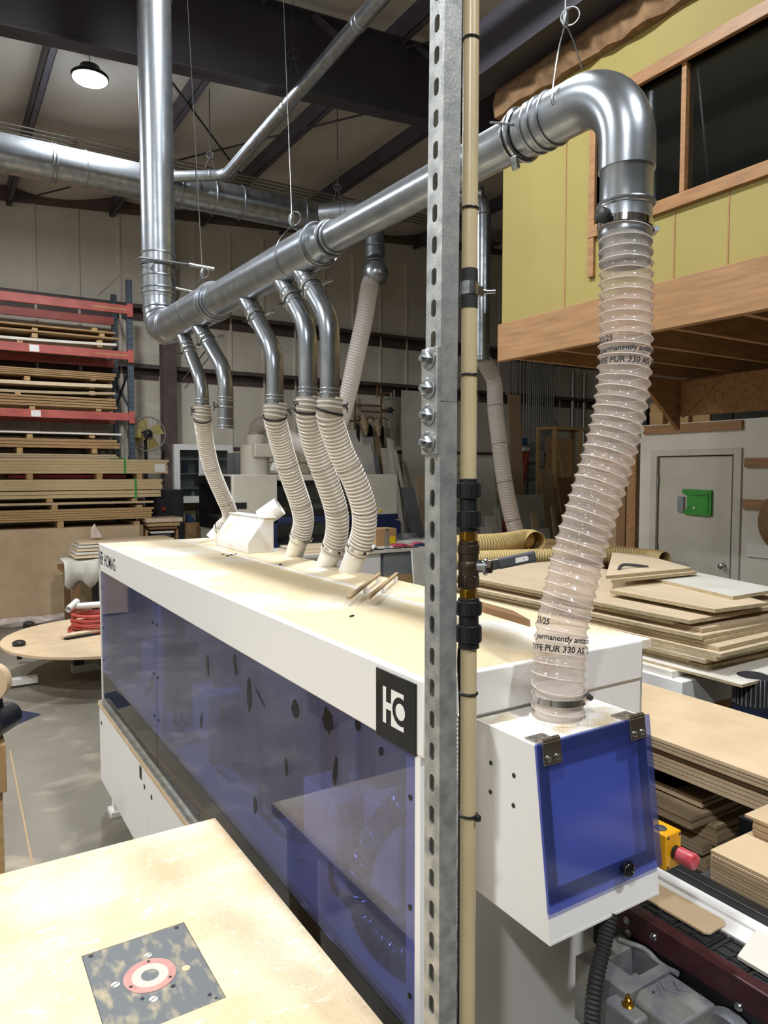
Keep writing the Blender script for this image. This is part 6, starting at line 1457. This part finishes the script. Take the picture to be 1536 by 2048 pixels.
# mixed small panels on the lower deck
def mp_stack(px, py, z_top, w_, l_, n, t, lab, grp, ang=0.):
    c = Pz(px, py, z_top)   # near-left... the corner closest to the camera
    for k in range(n):
        j = rnd.uniform(-.006, .006); poly = [(c.x+j, c.y+j), (c.x+w_+j, c.y+j), (c.x+w_+j, c.y+l_), (c.x+j, c.y+l_)]
        poly = rot(poly, ang, (c.x, c.y)); zz = z_top-(k+1)*t
        tag(MB().prism([(x, y, zz) for x, y in poly], (0, 0, t*.86)).build('fibreboard', 'mdf', smooth=False), nth(lab, n-1-k, n), 'fibreboard', grp)
mp_stack(1382, 1634, .76, .30, .42, 3, .013, 'fibreboard panel on the lower deck, in the widest small stack', 'widest small fibreboard stack', .0)
mp_stack(1404, 1600, .795, .13, .22, 2, .013, 'small fibreboard offcut on the lower deck pile', 'small offcuts on the lower deck')
mp_stack(1352, 1578, .795, .12, .24, 2, .013, 'small square fibreboard offcut next to a similar one', 'square offcuts on the lower deck')
mp_stack(1434, 1652, .72, .26, .40, 5, .014, 'fibreboard panel in the set-back stack on the lower deck', 'set-back fibreboard stack')
mp_stack(1405, 1686, .66, .34, .50, 3, .014, 'fibreboard panel lying low on the lower deck', 'low fibreboard stack')
mp_stack(1412, 1722, .60, .30, .45, 4, .013, 'fibreboard panel at the bottom of the lower deck', 'bottom fibreboard stack')
# MDF pieces on the rollers
zr0 = .908
for k in range(11):
    j = rnd.uniform(-.004, .004); zz = zr0+.0085*k
    tag(MB().box(1.495+j, 1.86+j, .25, .968+j, zz, zz+.0066).build('fibreboard_strip', 'mdf', smooth=False), nth('fibreboard strip in the low stack on the rollers', k, 11), 'fibreboard', 'fibreboard strips on the rollers')
zt3 = zr0+.0085*11
for k in range(6):
    j = rnd.uniform(-.003, .003); zz = zt3+.0078*k; o_ = .012 if k < 5 else 0
    tag(MB().box(1.635+j+o_, 1.93+j, .30, .972+j-o_, zz, zz+.0062).build('fibreboard_strip', 'mdf', smooth=False), nth('fibreboard strip in the small stack on the roller stack', k, 6), 'fibreboard', 'upper fibreboard strips')
# roller conveyor under the strips
rc2 = thing('roller_conveyor', (1.75, .6, 0), 'roller support beside the feed track carrying fibreboard strips', 'conveyor')
for i in range(12):
    MB().cyl((1.495, -.2+i*.11, .882), (1.90, -.2+i*.11, .882), .0255, n=14).build('roller', 'cable_grey', rc2)
MB().box(1.90, 1.93, -.3, 1.15, .80, .90).build('side_rail', 'black_plastic', rc2, smooth=False)
for y in (-.25, 1.1): MB().box(1.90, 1.93, y-.02, y+.02, 0, .80).build('leg', 'black_plastic', rc2, smooth=False)
# navy extractor motor under the plywood table
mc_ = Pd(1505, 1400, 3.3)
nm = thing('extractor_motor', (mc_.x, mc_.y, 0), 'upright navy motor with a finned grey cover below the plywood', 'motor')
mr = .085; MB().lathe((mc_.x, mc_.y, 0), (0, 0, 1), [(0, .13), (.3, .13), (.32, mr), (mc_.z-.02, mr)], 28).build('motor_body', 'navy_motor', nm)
MB().lathe((mc_.x, mc_.y, mc_.z-.02), (0, 0, 1), [(0, mr-.004), (.13, mr-.004), (.14, mr-.03)], 28).build('fan_cover', 'dark_steel', nm)
for k in range(28):
    t = 2*math.pi*k/28; MB().box(mc_.x+math.cos(t)*mr-.002, mc_.x+math.cos(t)*mr+.002, mc_.y+math.sin(t)*mr-.002, mc_.y+math.sin(t)*mr+.002, mc_.z-.01, mc_.z+.115).build('fin', 'grey_cabinet', nm, smooth=False)
# brown boards leaning under the plywood table
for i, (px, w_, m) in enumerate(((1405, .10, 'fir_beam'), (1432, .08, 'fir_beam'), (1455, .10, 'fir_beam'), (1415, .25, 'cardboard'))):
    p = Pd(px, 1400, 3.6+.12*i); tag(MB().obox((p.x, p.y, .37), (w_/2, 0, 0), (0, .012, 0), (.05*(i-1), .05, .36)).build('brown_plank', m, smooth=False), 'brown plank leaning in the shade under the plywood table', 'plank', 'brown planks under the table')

# ================================================================ LEFT SIDE
# round tabletop on a low stand
dz = .36; dc = Pz(215, 1266, dz); le = Pz(8, 1275, dz); dR = abs((dc-le).length)
rtb = thing('round_worktop', (dc.x, dc.y, 0), 'large round tan worktop on a low black stand', 'worktop')
MB().lathe((dc.x, dc.y, dz-.022), (0, 0, 1), [(0, dR), (.022, dR)], 72).build('disc', 'mdf', rtb)
for p in ((58, 1252), (38, 1291), (325, 1256)):
    c = Pz(*p, dz); MB().lathe((c.x, c.y, dz-.12), (0, 0, 1), [(0, .02), (.10, .02), (.10, .05), (.15, .055), (.165, .03)], 16).build('clamp_knob', 'black_plastic', rtb)
    c2 = c+(dc-c)*.05; MB().box(c2.x-.14, c2.x+.10, c2.y-.05, c2.y+.05, .02, .07).build('outrigger', 'white_paint', rtb, smooth=False) if p[0] == 38 else None
lc = Pz(157, 1330, .06)
MB().box(lc.x-.045, lc.x+.045, lc.y-.045, lc.y+.045, .06, dz-.022).build('leg', 'black_plastic', rtb, smooth=False)
MB().box(lc.x-.06, dc.x+.4, lc.y-.06, lc.y+.06, .0, .07).build('base_rail', 'grey_paint', rtb, bevel=.004)
MB().bar((dc.x, dc.y-.5, .04), (dc.x, dc.y+.6, .04), .1, .07).build('base_rail', 'grey_paint', rtb, smooth=False)
MB().box(dc.x-.07, dc.x+.07, dc.y-.07, dc.y+.07, .05, dz-.02).build('leg', 'black_plastic', rtb, smooth=False)
# red hose coil
cc2 = Pz(166, 1262, dz); 
coil = thing('red_hose_coil', (cc2.x+.12, cc2.y, dz), 'coiled red air hose lying on the round worktop', 'hose')
for k in range(7): MB().torus((cc2.x+.12+.012*(k % 3), cc2.y+.02*(k % 2), dz+.02+.026*k), (0, .05*(k % 3-1), 1), .24-.014*(k % 2)-.004*k, .0145, 40, 8).build('hose_turn', 'red_rubber', coil)
p = Pz(140, 1228, dz+.20); q = Pz(205, 1231, dz+.20)
wt_ = tag(MB().lathe(V((cc2.x-.05, cc2.y+.05, dz+.235)), V((1, -.1, 0)), [(0, .030), (.42, .030), (.42, .026), (.0, .026)], 20, caps=False).build('white_tube', 'white_plastic'), 'white plastic tube lying across the red hose coil', 'tube')
tag(MB().lathe(V((cc2.x-.13, cc2.y-.03, dz+.225)), V((.5, .6, .25)), [(0, .032), (.16, .032), (.16, .027), (0, .027)], 20, caps=False).build('white_tube', 'white_plastic'), 'short white tube end beside the longer white tube', 'tube')
A = Pz(124, 1279, dz); B = Pz(203, 1264, dz)
tag(MB().bar(A+V((0, 0, .03)), B+V((.05, 0, .03)), .09, .018).build('wood_strip', 'ply_face', bevel=.001), 'pale wood strip lying on the round worktop before the red hose', 'strip')
tag(MB().bar(A+V((.02, -.03, .01)), B+V((.09, -.06, .01)), .05, .018).build('wood_strip', 'ink', bevel=.001), 'black strip lying under the pale wood strip', 'strip')
# low table with foam-wrapped goods
TD = 8.2
a, b = Pd(133, 1125, TD), Pd(200, 1138, TD)
ft = thing('wrap_table', (a.x+.6, a.y+.3, 0), 'wooden table piled with foam-wrapped panels behind the machine', 'table')
zt4 = a.z-.1
MB().box(a.x, a.x+1.3, a.y, a.y+.75, zt4-.05, zt4).build('table_top', 'fir_dark', ft, smooth=False)
for dx in (.10, .42, 1.2):
    for dy in (.06, .68): MB().box(a.x+dx-.035, a.x+dx+.035, a.y+dy-.035, a.y+dy+.035, 0, zt4-.05).build('leg', 'cable_grey' if dx > .3 else 'leather_brown', ft, smooth=False)
mb = MB(); n = 20
for i in range(n+1):
    x = a.x-.03+.65*i/n
    for j, (dy, z) in enumerate(((-.02, zt4-.16-.05*math.sin(i*.9)), (-.05, zt4+.0), (-.03, zt4+.10+.015*math.sin(i*.7)), (.25, zt4+.12+.01*math.sin(i)), (.5, zt4+.11))): mb.v.append(V((x, a.y+dy-.01*math.sin(i*1.3), z)))
for i in range(n):
    for j in range(4): q = i*5+j; mb.f.append((q, q+1, q+6, q+5))
fo = mb.build('foam_wrap', 'foam_white'); fo.modifiers.new('s', 'SOLIDIFY').thickness = .012
tag(fo, 'white foam sheet draped over the edge of the wooden table', 'foam')
for k in range(5):
    tag(MB().box(a.x+.10+.02*k, a.x+1.3, a.y+.05+.05*k, a.y+.60+.04*k, zt4+.13+.035*k, zt4+.155+.035*k).build('wrapped_panel', 'foam_white' if k % 2 else 'ply_face', smooth=False), nth('panel in the foam-wrapped pile on the wooden table', k, 5), 'panel', 'wrapped panels on the wooden table')
p = V((a.x+.35, a.y+.5, zt4+.32)); tag(MB().prism([p, p+V((.14, 0, 0)), p+V((.10, 0, .09)), p+V((.05, .02, .18)), p+V((.01, 0, .12))], (.02, .1, 0)).build('plastic_scrap', 'plastic_wrap', bevel=.01), 'crumpled clear plastic standing on the wrapped pile', 'plastic')
tag(MB().obox((a.x+.45, a.y+.5, .42), (.22, 0, .12), (0, .012, 0), (-.02, 0, .05)).build('brace_board', 'cardboard', smooth=False), 'small tan board resting between the table legs', 'board') if False else None
# plastic film roll on the floor
A, B = V((.0, 9.70, 0)), V((1.47, 9.69, 0))
tag(MB().ringtube(spline([A+V((0, 0, .055)), A.lerp(B, .35)+V((0, .02, .055)), A.lerp(B, .7)+V((0, -.02, .055)), B+V((0, 0, .055))], 6), lambda i, a_: .055+.008*math.sin(a_*5+i), 20).build('film_roll', 'plastic_wrap'), 'roll of pinkish plastic film lying on the floor by the pile', 'roll')
# steel floor plate
P4 = [Pz(*p, .004) for p in ((-30, 1425), (40, 1420), (82, 1428), (12, 1458), (-40, 1462))]
tag(MB().prism([(p.x, p.y, 0) for p in P4], (0, 0, .004)).build('floor_plate', 'navy_motor', smooth=False), 'dark blue-grey steel plate lying on the concrete', 'plate')
# disc sander at the frame edge
D3 = 2.35; c = Pd(-22, 1365, D3)
ds = thing('disc_sander', (c.x, c.y, 0), 'tan sanding disc on an orange wood stand', 'sander')
MB().lathe(c, -FW, [(-.03, .06), (0, .066), (.013, .066), (.015, .058)], 32).build('disc', 'mdf', ds)
c2 = Pd(-20, 1450, D3); MB().lathe(c2, -FW, [(-.12, .045), (.02, .05), (.03, .03)], 24).build('motor', 'black_plastic', ds)
zz = Pd(0, 1488, D3).z; MB().box(c.x-.22, Pd(12, 1500, D3).x, c.y-.04, c.y+.16, zz-.16, zz).build('stand_box', 'cardboard', ds, bevel=.004)
for dx in (-.18, .0): MB().box(c.x+dx-.03, c.x+dx+.03, c.y, c.y+.06, 0, zz-.16).build('stand_leg', 'pine', ds, smooth=False)
MB().cyl(c2-V((0, 0, .03)), V((c2.x, c2.y+.03, zz-.01)), .03, n=12).build('bracket', 'black_plastic', ds)
MB().cyl(c2+FW*.06, c+FW*.02, .02, n=10).build('arm', 'black_plastic', ds)
